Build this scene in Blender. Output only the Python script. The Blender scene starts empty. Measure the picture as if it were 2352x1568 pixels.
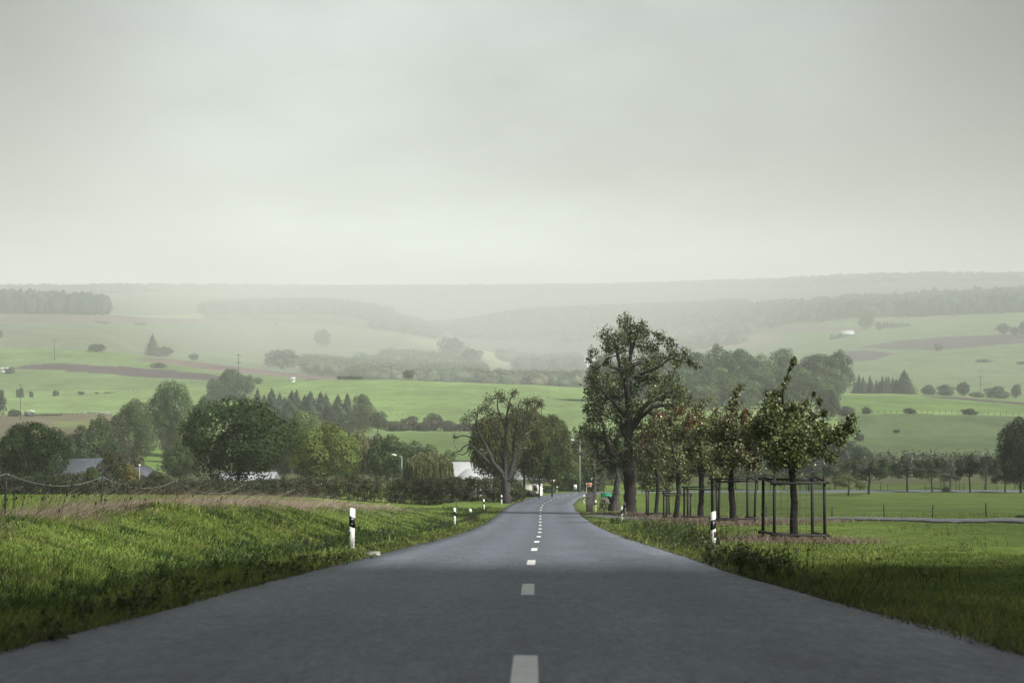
import bpy, math
import numpy as np
from mathutils import Vector

rng = np.random.default_rng(11)
R = math.radians
# the photograph's own frame (2352 x 1568): focal length and centre, used to turn a bearing and a distance into a place
F, CX, CY = 3870.0, 1176.0, 784.0
scene = bpy.context.scene
col = scene.collection


def at(x, y, d):
    return np.array([(x - CX) * d / F, d, -(y - CY) * d / F])


# ------------------------------------------------------------------ mesh helpers
class MB:
    def __init__(self):
        self.v, self.q, self.t, self.c, self.n = [], [], [], [], 0
        self.used = False

    def add(self, v, q=None, t=None, c=None):
        v = np.asarray(v, float).reshape(-1, 3)
        self.v.append(v)
        if q is not None and len(q):
            self.q.append(np.asarray(q, int).reshape(-1, 4) + self.n)
        if t is not None and len(t):
            self.t.append(np.asarray(t, int).reshape(-1, 3) + self.n)
        if c is None:
            c = np.ones((len(v), 3))
        else:
            c = np.broadcast_to(np.asarray(c, float), (len(v), 3))
        self.c.append(c)
        self.n += len(v)
        return self

    def box(self, c, s, rz=0.0, tilt=None):
        x, y, z = np.array(s) / 2
        v = np.array([[-x, -y, -z], [x, -y, -z], [x, y, -z], [-x, y, -z], [-x, -y, z], [x, -y, z], [x, y, z], [-x, y, z]])
        if tilt is not None:
            v = v @ np.array(tilt).T
        ca, sa = math.cos(rz), math.sin(rz)
        v = v @ np.array([[ca, sa, 0], [-sa, ca, 0], [0, 0, 1]]) + np.array(c)
        return self.add(v, [[0, 3, 2, 1], [4, 5, 6, 7], [0, 1, 5, 4], [1, 2, 6, 5], [2, 3, 7, 6], [3, 0, 4, 7]])

    def tube(self, pts, rad, sides=6, cap=True, c=None, wob=0.0):
        pts = np.asarray(pts, float)
        n = len(pts)
        rad = np.broadcast_to(np.asarray(rad, float), (n,))
        tan = np.gradient(pts, axis=0)
        tan /= np.linalg.norm(tan, axis=1)[:, None] + 1e-9
        ref = np.array([0, 1.0, 0]) if abs(tan[0, 1]) < .8 else np.array([1.0, 0, 0])
        a = np.arange(sides) * 2 * math.pi / sides
        V = []
        for i in range(n):
            u = np.cross(tan[i], ref)
            u /= np.linalg.norm(u) + 1e-9
            w = np.cross(u, tan[i])
            rr = rad[i] * (1 + wob * rng.normal(size=sides)) if wob else rad[i]
            V.append(pts[i] + (np.cos(a) * rr)[:, None] * u + (np.sin(a) * rr)[:, None] * w)
        V = np.concatenate(V)
        i = np.arange(n - 1)[:, None] * sides
        k = np.arange(sides)[None]
        k2 = (k + 1) % sides
        q = np.stack([i + k, i + k2, i + sides + k2, i + sides + k], -1).reshape(-1, 4)
        t = []
        if cap:
            V = np.concatenate([V, pts[:1], pts[-1:]])
            b = n * sides
            for j in range(sides):
                t.append([b, (j + 1) % sides, j])
                t.append([b + 1, (n - 1) * sides + j, (n - 1) * sides + (j + 1) % sides])
        return self.add(V, q, t, c)

    def arrays(self):
        return (np.concatenate(self.v), np.concatenate(self.q) if self.q else np.zeros((0, 4), int),
                np.concatenate(self.t) if self.t else np.zeros((0, 3), int), np.concatenate(self.c))

    def mesh(self, name, mat, smooth=False):
        v, q, t, c = self.arrays()
        me = bpy.data.meshes.new(name)
        me.vertices.add(len(v))
        me.vertices.foreach_set('co', v.astype(np.float32).ravel())
        nl = len(q) * 4 + len(t) * 3
        me.loops.add(nl)
        me.loops.foreach_set('vertex_index', np.concatenate([q.ravel(), t.ravel()]).astype(np.int32))
        me.polygons.add(len(q) + len(t))
        ls = np.concatenate([np.arange(len(q)) * 4, len(q) * 4 + np.arange(len(t)) * 3]).astype(np.int32)
        me.polygons.foreach_set('loop_start', ls)
        if smooth:
            me.polygons.foreach_set('use_smooth', np.ones(len(ls), bool))
        at_ = me.attributes.new('tint', 'FLOAT_COLOR', 'POINT')
        at_.data.foreach_set('color', np.concatenate([c, np.ones((len(c), 1))], 1).astype(np.float32).ravel())
        me.update(calc_edges=True)
        me.materials.append(mat)
        return me

    def build(self, name, mat, parent=None, smooth=False):
        o = bpy.data.objects.new(name, self.mesh(name, mat, smooth))
        col.objects.link(o)
        if parent is not None:
            o.parent = parent
        return o


def tag(o, label=None, cat=None, group=None, kind=None):
    if label:
        o['label'] = label
    if cat:
        o['category'] = cat
    if group:
        o['group'] = group
    if kind:
        o['kind'] = kind
    return o


def empty(name, loc, label, cat, group=None, rz=0.0):
    o = bpy.data.objects.new(name, None)
    o.location = [float(a) for a in loc]
    o.rotation_euler = (0, 0, rz)
    col.objects.link(o)
    return tag(o, label, cat, group)


def smooth01(x):
    x = np.clip(x, 0, 1)
    return x * x * (3 - 2 * x)


# ------------------------------------------------------------------ materials
def new_mat(name):
    m = bpy.data.materials.new(name)
    m.use_nodes = True
    nt = m.node_tree
    b = nt.nodes['Principled BSDF']
    return m, nt, b


def plain(name, c, rough=.7, metal=0.0, noise=.15, scale=4.0, spec=.3, bump=0.0):
    m, nt, b = new_mat(name)
    N, L = nt.nodes, nt.links
    tc = N.new('ShaderNodeTexCoord')
    no = N.new('ShaderNodeTexNoise')
    no.inputs['Scale'].default_value = scale
    no.inputs['Detail'].default_value = 6
    L.new(tc.outputs['Object'], no.inputs['Vector'])
    mr = N.new('ShaderNodeMapRange')
    mr.inputs['From Min'].default_value = .3
    mr.inputs['From Max'].default_value = .7
    mr.inputs['To Min'].default_value = 1 - noise
    mr.inputs['To Max'].default_value = 1 + noise
    L.new(no.outputs['Fac'], mr.inputs['Value'])
    vm = N.new('ShaderNodeVectorMath')
    vm.operation = 'SCALE'
    vm.inputs[0].default_value = c
    L.new(mr.outputs[0], vm.inputs['Scale'])
    L.new(vm.outputs[0], b.inputs['Base Color'])
    b.inputs['Roughness'].default_value = rough
    b.inputs['Metallic'].default_value = metal
    b.inputs['Specular IOR Level'].default_value = spec
    if bump:
        bp = N.new('ShaderNodeBump')
        bp.inputs['Strength'].default_value = bump
        bp.inputs['Distance'].default_value = .05
        L.new(no.outputs['Fac'], bp.inputs['Height'])
        L.new(bp.outputs[0], b.inputs['Normal'])
    return m


def leafmat(name, trans=.25, rough=.45, spec=.38, objcol=True):
    m, nt, b = new_mat(name)
    N, L = nt.nodes, nt.links
    a = N.new('ShaderNodeAttribute')
    a.attribute_name = 'tint'
    last = a.outputs['Color']
    if objcol:
        oi = N.new('ShaderNodeObjectInfo')
        mx = N.new('ShaderNodeVectorMath')
        mx.operation = 'MULTIPLY'
        L.new(last, mx.inputs[0])
        L.new(oi.outputs['Color'], mx.inputs[1])
        last = mx.outputs[0]
    L.new(last, b.inputs['Base Color'])
    b.inputs['Roughness'].default_value = rough
    b.inputs['Specular IOR Level'].default_value = spec
    if trans:
        t = N.new('ShaderNodeBsdfTranslucent')
        L.new(last, t.inputs['Color'])
        ms = N.new('ShaderNodeMixShader')
        ms.inputs[0].default_value = trans
        L.new(b.outputs[0], ms.inputs[1])
        L.new(t.outputs[0], ms.inputs[2])
        L.new(ms.outputs[0], N['Material Output'].inputs['Surface'])
    return m


LEAF = leafmat('leaf')
BGLEAF = leafmat('matt_leaf', trans=.18, rough=.75, spec=.15)
FARLEAF = leafmat('far_leaf', trans=0, rough=.8, spec=.1)
GRASS = leafmat('grass_blade', trans=.35, rough=.5, spec=.25)
STRAW = leafmat('dry_straw', trans=.25, rough=.6, spec=.3)
BARK = plain('bark', (.030, .026, .024), .9, scale=9, noise=.5, bump=.9)
BARK_PALE = plain('weathered_bark', (.062, .057, .056), .9, scale=7, noise=.55, bump=.9)
WOOD_DARK = plain('tarred_wood', (.034, .032, .032), .75, scale=12, noise=.4, bump=.4)
WHITE = plain('white_plastic', (.82, .83, .80), .45, scale=6, noise=.05)
BLACK = plain('black_band', (.012, .013, .016), .4, noise=.1)
REFL = plain('reflector', (.22, .24, .28), .2, metal=.5, noise=.1)
REDREFL = plain('red_reflector', (.13, .012, .010), .35, noise=.1)
STEEL = plain('galvanised_steel', (.36, .38, .38), .5, metal=.4, noise=.1)
LAMPW = plain('lamp_casing', (.75, .76, .74), .4, noise=.05)
WIRE = plain('wire', (.10, .10, .10), .5, metal=.6)
ROPE = plain('pale_cord', (.24, .26, .23), .8)
ORANGE = plain('orange_sheet', (.58, .21, .07), .5, noise=.08)
RED = plain('red_paint', (.45, .03, .03), .5)
INK = plain('black_lettering', (.02, .02, .02), .5)
GREENP = plain('green_plastic', (.02, .22, .10), .45, noise=.12)
RENDER_W = plain('white_render', (.78, .77, .73), .85, scale=1.5, noise=.06)
ROOF_W = plain('pale_metal_roof', (.46, .48, .48), .55, scale=.8, noise=.08)
ROOF_G2 = plain('light_grey_roof', (.27, .29, .30), .6, scale=1.2, noise=.15)
ROOF_G = plain('grey_slate_roof', (.085, .095, .11), .75, scale=3, noise=.25)
WALL_G = plain('grey_wall', (.12, .13, .13), .85, noise=.1)
GLASS = plain('window_glass', (.03, .035, .04), .1, noise=.1)
STONE = plain('pale_stone', (.30, .29, .26), .9, noise=.15)
GRAVEL = plain('pale_track', (.34, .34, .31), .95, scale=.6, noise=.15)
PATHM = plain('path_asphalt', (.11, .12, .12), .8, scale=2, noise=.15)


def ground_mat():
    m, nt, b = new_mat('meadow')
    N, L = nt.nodes, nt.links
    a = N.new('ShaderNodeAttribute')
    a.attribute_name = 'tint'
    geo = N.new('ShaderNodeNewGeometry')
    last = a.outputs['Color']
    for sc, amt, st in ((.012, .22, (1, .5, 1)), (.045, .30, (.6, .25, 1)), (.10, .16, (.10, 1, 1)), (.35, .32, (.5, .5, 1)), (3.0, .35, (1, 1, 1)), (18., .35, (1, 1, 1))):
        mp = N.new('ShaderNodeMapping')
        mp.inputs['Scale'].default_value = st
        L.new(geo.outputs['Position'], mp.inputs['Vector'])
        no = N.new('ShaderNodeTexNoise')
        no.inputs['Scale'].default_value = sc
        no.inputs['Detail'].default_value = 5
        no.inputs['Roughness'].default_value = .65
        L.new(mp.outputs[0], no.inputs['Vector'])
        mr = N.new('ShaderNodeMapRange')
        mr.inputs['From Min'].default_value = .25
        mr.inputs['From Max'].default_value = .75
        mr.inputs['To Min'].default_value = 1 - amt
        mr.inputs['To Max'].default_value = 1 + amt
        L.new(no.outputs['Fac'], mr.inputs['Value'])
        vm = N.new('ShaderNodeVectorMath')
        vm.operation = 'SCALE'
        L.new(last, vm.inputs[0])
        L.new(mr.outputs[0], vm.inputs['Scale'])
        last = vm.outputs[0]
    L.new(last, b.inputs['Base Color'])
    bp = N.new('ShaderNodeBump')
    bp.inputs['Strength'].default_value = .6
    bp.inputs['Distance'].default_value = .12
    L.new(no.outputs['Fac'], bp.inputs['Height'])
    L.new(bp.outputs[0], b.inputs['Normal'])
    b.inputs['Roughness'].default_value = .95
    b.inputs['Specular IOR Level'].default_value = .08
    return m


def road_mat():
    m, nt, b = new_mat('worn_asphalt')
    N, L = nt.nodes, nt.links
    geo = N.new('ShaderNodeNewGeometry')
    a = N.new('ShaderNodeAttribute')
    a.attribute_name = 'tint'   # x: across the lane, y: along the road

    def noise(scale, st, detail=6, rough=.6, src=None):
        mp = N.new('ShaderNodeMapping')
        mp.inputs['Scale'].default_value = st
        L.new(src or geo.outputs['Position'], mp.inputs['Vector'])
        n = N.new('ShaderNodeTexNoise')
        n.inputs['Scale'].default_value = scale
        n.inputs['Detail'].default_value = detail
        n.inputs['Roughness'].default_value = rough
        L.new(mp.outputs[0], n.inputs['Vector'])
        return n.outputs['Fac']

    def rng_(v, lo, hi, f0=.3, f1=.7):
        mr = N.new('ShaderNodeMapRange')
        mr.inputs['From Min'].default_value = f0
        mr.inputs['From Max'].default_value = f1
        mr.inputs['To Min'].default_value = lo
        mr.inputs['To Max'].default_value = hi
        L.new(v, mr.inputs['Value'])
        return mr.outputs[0]

    def mul(x, y):
        q = N.new('ShaderNodeMath')
        q.operation = 'MULTIPLY'
        L.new(x, q.inputs[0])
        L.new(y, q.inputs[1])
        return q.outputs[0]
    n1 = rng_(noise(1.6, (1, .22, 1)), .88, 1.12)
    n2 = rng_(noise(.35, (1, .35, 1)), .92, 1.08)
    n3f = noise(26, (1, .14, 1), 5, .85)
    n3 = rng_(n3f, .35, 1.75, .3, .7)
    n5 = rng_(noise(6, (1, .25, 1), 6, .85), .62, 1.42, .32, .68)
    n3 = mul(n3, n5)
    sx = N.new('ShaderNodeSeparateXYZ')
    L.new(a.outputs['Vector'], sx.inputs[0])
    # polished wheel tracks: real wear, one pair each lane
    tr = N.new('ShaderNodeMath')
    tr.operation = 'SINE'
    k = N.new('ShaderNodeMath')
    k.operation = 'MULTIPLY'
    k.inputs[1].default_value = 2 * math.pi * 3.6
    L.new(sx.outputs[0], k.inputs[0])
    L.new(k.outputs[0], tr.inputs[0])
    n4 = rng_(tr.outputs[0], .90, 1.08, -1, 1)
    tot = mul(mul(n1, n2), mul(n3, n4))
    vm = N.new('ShaderNodeVectorMath')
    vm.operation = 'SCALE'
    vm.inputs[0].default_value = ROADC
    L.new(tot, vm.inputs['Scale'])
    L.new(vm.outputs[0], b.inputs['Base Color'])
    b.inputs['Roughness'].default_value = .62
    b.inputs['Specular IOR Level'].default_value = .32
    bp = N.new('ShaderNodeBump')
    bp.inputs['Strength'].default_value = .5
    bp.inputs['Distance'].default_value = .008
    L.new(n3f, bp.inputs['Height'])
    L.new(bp.outputs[0], b.inputs['Normal'])
    return m


ROADC = (.106, .121, .146)

# ------------------------------------------------------------------ terrain
ZR_Y = np.array([-200, 0, 30, 58.5, 68.5, 78.5, 88.5, 98.5, 108.5, 118.5, 128.5, 138.5, 148.5, 158.5, 168.5, 178.5, 188, 197, 206, 214, 222, 230, 250, 262, 275, 300, 400.])
ZR_Z = np.array([15., -.85, -3.904, -6.79, -7.77, -8.74, -9.66, -10.57, -11.43, -12.28, -13.08, -13.87, -14.64, -15.4, -16.19, -17.0, -17.74, -18.4, -19.1, -19.7, -20.35, -20.98, -22.35, -23.3, -24.2, -25.4, -27])
XC_Y = np.array([-200, 8.5, 18.5, 28.4, 38.6, 48.9, 58.5, 68.5, 78.5, 88.5, 98.5, 108.5, 118.5, 128.5, 138.5, 148.5, 158.5, 168.5, 178.5, 188, 197, 206, 214, 222, 230])
XC_X = np.array([-3.2, .07, .17, .32, .51, .72, .93, 1.13, 1.31, 1.49, 1.65, 1.83, 1.99, 2.19, 2.36, 2.57, 2.87, 3.27, 3.79, 4.3, 4.84, 5.45, 6.2, 6.9, 7.67])
CL = [(x, y) for x, y in zip(XC_X, XC_Y)]
CL += [(8.8, 238), (10.6, 246), (13.6, 252.5), (18, 256.8), (24, 259), (34, 260.4), (50, 261), (80, 261.5), (130, 262)]
CL = np.array(CL)
# dense smooth centreline
seg = np.concatenate([[0], np.cumsum(np.hypot(*np.diff(CL, axis=0).T))])
ss = np.arange(150, seg[-1], .5)
cl = np.stack([np.interp(ss, seg, CL[:, 0]), np.interp(ss, seg, CL[:, 1])], 1)
ker = np.ones(19) / 19
pad = np.pad(cl, ((9, 9), (0, 0)), mode='edge')
cl = np.stack([np.convolve(pad[:, i], ker, 'valid') for i in (0, 1)], 1)


def zr(y):
    return np.interp(y, ZR_Y, ZR_Z)


def xc(y):
    return np.interp(y, XC_Y, XC_X)


def road_dist(x, y):
    x, y = np.broadcast_arrays(np.asarray(x, float), np.asarray(y, float))
    sh = x.shape
    x, y = x.ravel(), y.ravel()
    out = np.empty(len(x))
    C = cl[::4]
    for i in range(0, len(x), 20000):
        out[i:i + 20000] = np.min(np.hypot(x[i:i + 20000, None] - C[None, :, 0], y[i:i + 20000, None] - C[None, :, 1]), 1)
    return out.reshape(sh)


def wav(x, y, sc, seed):
    r = np.random.default_rng(seed)
    z = 0
    for _ in range(6):
        a, p = r.uniform(0, 6.28), r.uniform(0, 6.28)
        f = r.uniform(.6, 1.6) / sc
        z = z + np.sin((x * math.cos(a) + y * math.sin(a)) * f * 6.28 + p)
    return z / 3.5


RH = 3.0


def sm(a, n):
    k = np.ones(n) / n
    p = np.pad(a, (n // 2, n // 2), mode='edge')
    return np.convolve(p, k, 'valid')


# cycle path across the meadow, and the lane behind the orchard
pp = np.array([(5.2, 121), (8.5, 119), (13, 114.5), (17, 107), (19.3, 93), (20.9, 82), (21.8, 71), (22.6, 58), (24, 44)])
t_ = np.linspace(0, 1, 90)
ts = np.linspace(0, 1, len(pp))
pp = np.stack([sm(np.interp(t_, ts, pp[:, 0]), 11), sm(np.interp(t_, ts, pp[:, 1]), 11)], 1)
_pt = np.gradient(pp, axis=0)
_pt /= np.linalg.norm(_pt, axis=1)[:, None]
_pn = np.stack([-_pt[:, 1], _pt[:, 0]], 1)
_pn *= np.sign((_pn * pp).sum(1).mean())      # towards the far side


def path_side(x, y):
    x, y = np.broadcast_arrays(np.asarray(x, float), np.asarray(y, float))
    sh = x.shape
    x, y = x.ravel(), y.ravel()
    out = np.empty(len(x))
    for i in range(0, len(x), 20000):
        dx = x[i:i + 20000, None] - pp[None, ::2, 0]
        dy = y[i:i + 20000, None] - pp[None, ::2, 1]
        k = np.argmin(dx * dx + dy * dy, 1)
        r = np.arange(len(k))
        n_ = _pn[::2][k]
        u = dx[r, k] * n_[:, 0] + dy[r, k] * n_[:, 1]
        far_ = np.hypot(dx[r, k], dy[r, k])
        out[i:i + 20000] = np.where(far_ > 30, 99, u)
    return out.reshape(sh)



def znear(x, y):
    x, y = np.asarray(x, float), np.asarray(y, float)
    s = x - xc(y)
    base = zr(y)
    hb = np.interp(y, [-60, 0, 20, 35, 48, 60, 80, 100, 130, 160, 180, 240], [.5, .5, .55, .65, .9, 1.05, 1.0, .8, .2, -.3, -.2, 0])
    zf = np.interp(y, [-200, 0, 175, 250, 300], [18.2, -.1, -16.1, -21.0, -25.4])
    far = zf - base
    dk = np.interp(y, [0, 100, 150, 170], [1, .9, .4, 0])
    left = -s
    o = np.where(left < 5.9, -.50 * dk * smooth01((left - 4.3) / 1.6),
                 np.where(left < 11.8, -.50 * dk + (hb + .50 * dk) * smooth01((left - 5.9) / 5.9),
                          hb + (far - hb) * smooth01((left - 11.8) / 16)))
    rb = np.interp(y, [-60, 50, 60, 72, 95, 112, 120, 145], [0, 0, .2, .42, .25, -.1, -.15, 0])
    o_r = rb * smooth01((s - 3.5) / 2.5) - .10 * smooth01((s - 3.2) / 1.5)
    off = np.where(s < 0, o, o_r)
    k = 1 - smooth01((y - 262) / 36)
    z = base * k + (-25.4) * (1 - k) + off * k
    u = path_side(x, y)
    z = z + np.where(s > 3, .20 * smooth01((u + 1.4) / 2.6) * (1 - smooth01((u - 1.3) / 14)), 0) * smooth01((s - 3) / 2)
    am = smooth01((np.abs(s) - 4) / 5) * k
    z = z + smooth01((-s - 5) / 2) * smooth01((13 - (-s)) / 3) * k * (.19 * wav(x * .35, y, 5.5, 71) + .10 * wav(x * .5, y, 2.2, 72))
    z = z + am * (.05 * wav(x, y, 9, 3) + .03 * wav(x, y, 2.3, 4)) * np.interp(y, [0, 40, 300], [.6, 1, 1])
    return z


# rings of the valley and the hills beyond: distance and where the ground stands on each bearing
XS = np.array([-500, 0, 240, 350, 470, 600, 760, 900, 1000, 1100, 1200, 1400, 1600, 1800, 1950, 2100, 2352, 2900.])
RINGS = [
    (300, [1112] * 18),
    (380, [1062, 1066, 1072, 1078, 1078, 1082, 1085, 1085, 1085, 1085, 1085, 1085, 1085, 1085, 1085, 1085, 1085, 1085]),
    (450, [1030, 1030, 1030, 1026, 1036, 1045, 1040, 1035, 1035, 1040, 1045, 1050, 1050, 1052, 1050, 1050, 1050, 1050]),
    (550, [998, 998, 1000, 1003, 1005, 1005, 1000, 996, 996, 998, 1000, 1005, 1005, 1005, 1000, 998, 998, 998]),
    (650, [958, 958, 958, 962, 975, 985, 985, 982, 978, 975, 973, 968, 962, 955, 950, 948, 955, 955]),
    (750, [940, 940, 938, 940, 935, 925, 920, 918, 918, 920, 922, 925, 925, 922, 920, 920, 935, 940]),
    (860, [908, 908, 903, 900, 895, 882, 870, 870, 874, 878, 882, 892, 897, 900, 904, 908, 925, 940]),
    (1000, [858, 858, 862, 868, 872, 876, 890, 905, 905, 905, 905, 905, 905, 905, 903, 902, 912, 915]),
    (1160, [797, 797, 804, 820, 833, 849, 866, 890, 905, 905, 905, 902, 900, 898, 893, 888, 895, 900]),
    (1500, [822, 815, 820, 828, 838, 850, 872, 885, 885, 888, 890, 890, 885, 872, 862, 858, 862, 862]),
    (2000, [785, 785, 795, 805, 815, 830, 840, 850, 855, 858, 862, 862, 850, 835, 825, 820, 818, 815]),
    (2500, [750, 750, 757, 765, 778, 790, 802, 812, 818, 833, 850, 845, 815, 795, 780, 775, 765, 765]),
    (2900, [735, 735, 738, 745, 752, 762, 772, 785, 795, 815, 838, 830, 795, 770, 755, 750, 740, 735]),
    (3200, [720, 720, 724, 729, 735, 741, 752, 768, 780, 803, 835, 825, 785, 750, 732, 728, 718, 712]),
    (3700, [698, 700, 714, 735, 728, 722, 722, 745, 770, 790, 800, 760, 740, 722, 717, 712, 702, 696]),
    (4300, [700, 705, 720, 722, 712, 703, 702, 722, 758, 745, 724, 718, 712, 705, 698, 690, 680, 675]),
    (5200, [690, 690, 692, 692, 690, 690, 695, 715, 745, 740, 725, 712, 702, 692, 682, 672, 662, 656]),
    (6500, [674, 672, 669, 665, 661, 662, 664, 663, 662, 662, 661, 659, 654, 649, 643, 638, 642, 642]),
    (7600, [690] * 18),
]
XF = np.arange(-500, 2901, 5.0)


def ST(d):
    # the valley opens out: distances grow faster beyond the village
    return d * (1 + .85 * np.clip((d - 300) / 2200, 0, 1) ** .8)


_do = np.linspace(0, 9000, 2000)
_dr = ST(_do)


def ratio(dr):
    return float(dr / np.interp(dr, _dr, _do)) if dr > 301 else 1.0



def sm(a, n):
    k = np.ones(n) / n
    p = np.pad(a, (n // 2, n // 2), mode='edge')
    return np.convolve(p, k, 'valid')


MX = sm(np.interp(XF, [-500, 240, 560, 1500, 1900, 2352], [.52, .54, 1, 1, .70, .60]), 31)
RD, RZ = [], []
for d, ys in RINGS:
    yy = sm(sm(np.interp(XF, XS, ys), 15), 15)
    fac = 1 + (MX - 1) * np.clip((d - 1160) / 1000, 0, 1)
    dd = ST(d) * fac
    RD.append(dd)
    RZ.append(-(yy - CY) * dd / F)
RD, RZ = np.array(RD), np.array(RZ)


def zfar(x, y):
    x, y = np.atleast_1d(x).astype(float), np.atleast_1d(y).astype(float)
    xd = np.clip(CX + F * x / y, -500, 2900)
    i = (xd + 500) / 5
    i0 = np.clip(i.astype(int), 0, len(XF) - 2)
    f = i - i0
    D = RD[:, i0] * (1 - f) + RD[:, i0 + 1] * f
    Z = RZ[:, i0] * (1 - f) + RZ[:, i0 + 1] * f
    out = np.empty(len(x))
    for j in range(len(x)):
        out[j] = np.interp(y[j], D[:, j], Z[:, j])
    return out


def zg(x, y):
    return float(znear(x, y)) if y < 300 else float(zfar(x, y)[0])


G_NEAR = np.array((.130, .190, .042))
G_FIELD = np.array((0.134, 0.198, 0.069))
G_DULL = np.array((.125, .160, .062))
BROWN = np.array((.075, .056, .064))
PINK = np.array((.170, .128, .125))
SCRUB = np.array((.085, .095, .045))
WOODG = np.array((.030, .042, .030))
DRY = np.array((.20, .160, .115))

# field shapes: outline by bearing and height of the ground, and the span of rings they lie on
POLYS = [
    ([(-500, 955), (0, 955), (130, 949), (255, 951), (300, 975), (290, 1040), (-500, 1060)], 2, 4.6, (.135, .125, .072)),
    ([(120, 968), (215, 966), (205, 985), (130, 982)], 2, 4.6, (.14, .17, .06)),
    ([(270, 1100), (268, 1040), (300, 1022), (345, 1018), (372, 1030), (385, 1060), (385, 1100)], .8, 2.6, (.135, .215, .055)),
    ([(372, 1030), (400, 960), (470, 960), (450, 1060), (385, 1070)], 1, 4, (.13, .10, .085)),
    ([(30, 846), (60, 838), (125, 833), (300, 843), (480, 858), (520, 868), (490, 873), (350, 867), (150, 851)], 5.5, 8, BROWN),
    ([(290, 826), (400, 824), (470, 832), (560, 842), (640, 853), (760, 866), (800, 874), (700, 869), (600, 860), (480, 850), (400, 836)], 6.4, 8.4, PINK),
    ([(-500, 716), (0, 716), (250, 722), (470, 734), (620, 741), (560, 746), (400, 745), (200, 740), (-500, 739)], 11.5, 13.4, (.125, .10, .092)),
    ([(0, 800), (0, 742), (200, 742), (400, 747), (640, 748), (900, 775), (1000, 800), (900, 800), (640, 800), (300, 812)], 8.6, 13, (0.115, 0.138, 0.083)),
    ([(1600, 778), (1693, 764), (1833, 751), (1960, 752), (2000, 757), (1900, 760), (1760, 768), (1640, 780)], 10, 13.4, (.15, .115, .11)),
    ([(1973, 797), (2060, 783), (2169, 773), (2352, 766), (2900, 760), (2900, 785), (2352, 787), (2169, 803), (2060, 803)], 9, 13, BROWN),
    ([(1925, 812), (1940, 806), (1987, 803), (2056, 812), (2010, 826), (1950, 832), (1925, 832)], 8.5, 12.6, BROWN),
    ([(2099, 908), (2200, 912), (2352, 924), (2900, 935), (2900, 945), (2352, 932), (2200, 919)], 4.5, 7.5, BROWN),
    ([(1590, 790), (1700, 770), (1790, 772), (1800, 785), (1700, 800), (1600, 802)], 9.5, 13, (.19, .16, .12)),
    ([(1105, 803), (1140, 812), (1175, 822), (1178, 838), (1150, 836), (1110, 822)], 8.6, 13.2, (.22, .27, .12)),
    ([(930, 775), (1000, 782), (1060, 798), (1040, 808), (960, 790)], 9, 13.2, (.19, .23, .10)),
    ([(870, 1040), (862, 1000), (900, 994), (1075, 996), (1110, 1010), (1110, 1040)], 2, 3.6, (.125, .185, .06)),
    ([(1925, 1060), (1925, 955), (2100, 948), (2352, 956), (2900, 960), (2900, 1070)], 1.5, 4.4, (0.090, 0.127, 0.054)),
    ([(1900, 955), (1930, 906), (2100, 909), (2352, 930), (2352, 950), (2100, 944)], 4.0, 7, (0.134, 0.204, 0.065)),
]


def inpoly(px, py, poly):
    poly = np.array(poly, float)
    n = len(poly)
    inside = np.zeros(px.shape, bool)
    j = n - 1
    for i in range(n):
        xi, yi = poly[i]
        xj, yj = poly[j]
        c = ((yi > py) != (yj > py)) & (px < (xj - xi) * (py - yi) / (yj - yi + 1e-12) + xi)
        inside ^= c
        j = i
    return inside


GM = ground_mat()


def build_near():
    xa = np.concatenate([np.linspace(-165, -40, 40), np.linspace(-39, -14, 50), np.linspace(-13.6, 16, 150), np.linspace(16.5, 45, 60), np.linspace(46, 165, 40)])
    ya = np.concatenate([np.linspace(-60, 0, 24), np.linspace(.7, 70, 130), np.linspace(71, 200, 110), np.linspace(201, 300, 70)])
    X, Y = np.meshgrid(xa, ya)
    Z = znear(X, Y)
    rd = road_dist(X, Y)
    sink = 1 - smooth01((rd - (RH - .35)) / .45)
    Z = Z - .12 * sink + .0 * rd
    s = X - xc(Y)
    C = np.empty(X.shape + (3,))
    C[:] = G_NEAR
    f = smooth01((-s - 13) / 6)[..., None]
    C = C * (1 - f) + np.array((.16, .225, .050)) * f
    f = (smooth01((s - 10) / 10))[..., None]
    C = C * (1 - f) + np.array((.085, .125, .032)) * f
    # dry strip on top of the bank
    w = .9 + .5 * wav(X, Y, 14, 9)
    f = np.exp(-((-s - 12.4) / np.maximum(w, .4)) ** 2) * smooth01((165 - Y) / 20)
    f = f[..., None]
    C = C * (1 - f) + DRY * f * .8 + C * f * .2 * 0
    # bare earthy edge beside the asphalt
    f = (np.exp(-((rd - 3.05) / .22) ** 2) * .75)[..., None]
    C = C * (1 - f) + np.array((.10, .085, .065)) * f
    for gx, gy in ((8.85, 53), (9.4, 72), (10.65, 95), (11.3, 112), (10.3, 120)):
        f = (np.exp(-(((X - gx) / 1.9) ** 2 + ((Y - gy) / 2.6) ** 2) ** 2) * .8)[..., None]
        C = C * (1 - f) + DRY * f * .75
    m = MB()
    ny, nx = X.shape
    i = np.arange(ny - 1)[:, None] * nx
    j = np.arange(nx - 1)[None]
    q = np.stack([i + j, i + j + 1, i + nx + j + 1, i + nx + j], -1).reshape(-1, 4)
    m.add(np.stack([X, Y, Z], -1), q, c=C.reshape(-1, 3))
    o = m.build('ground', GM, smooth=True)
    tag(o, 'green roadside meadow with ditch and grassy bank beside the road', 'ground', kind='structure')


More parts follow.
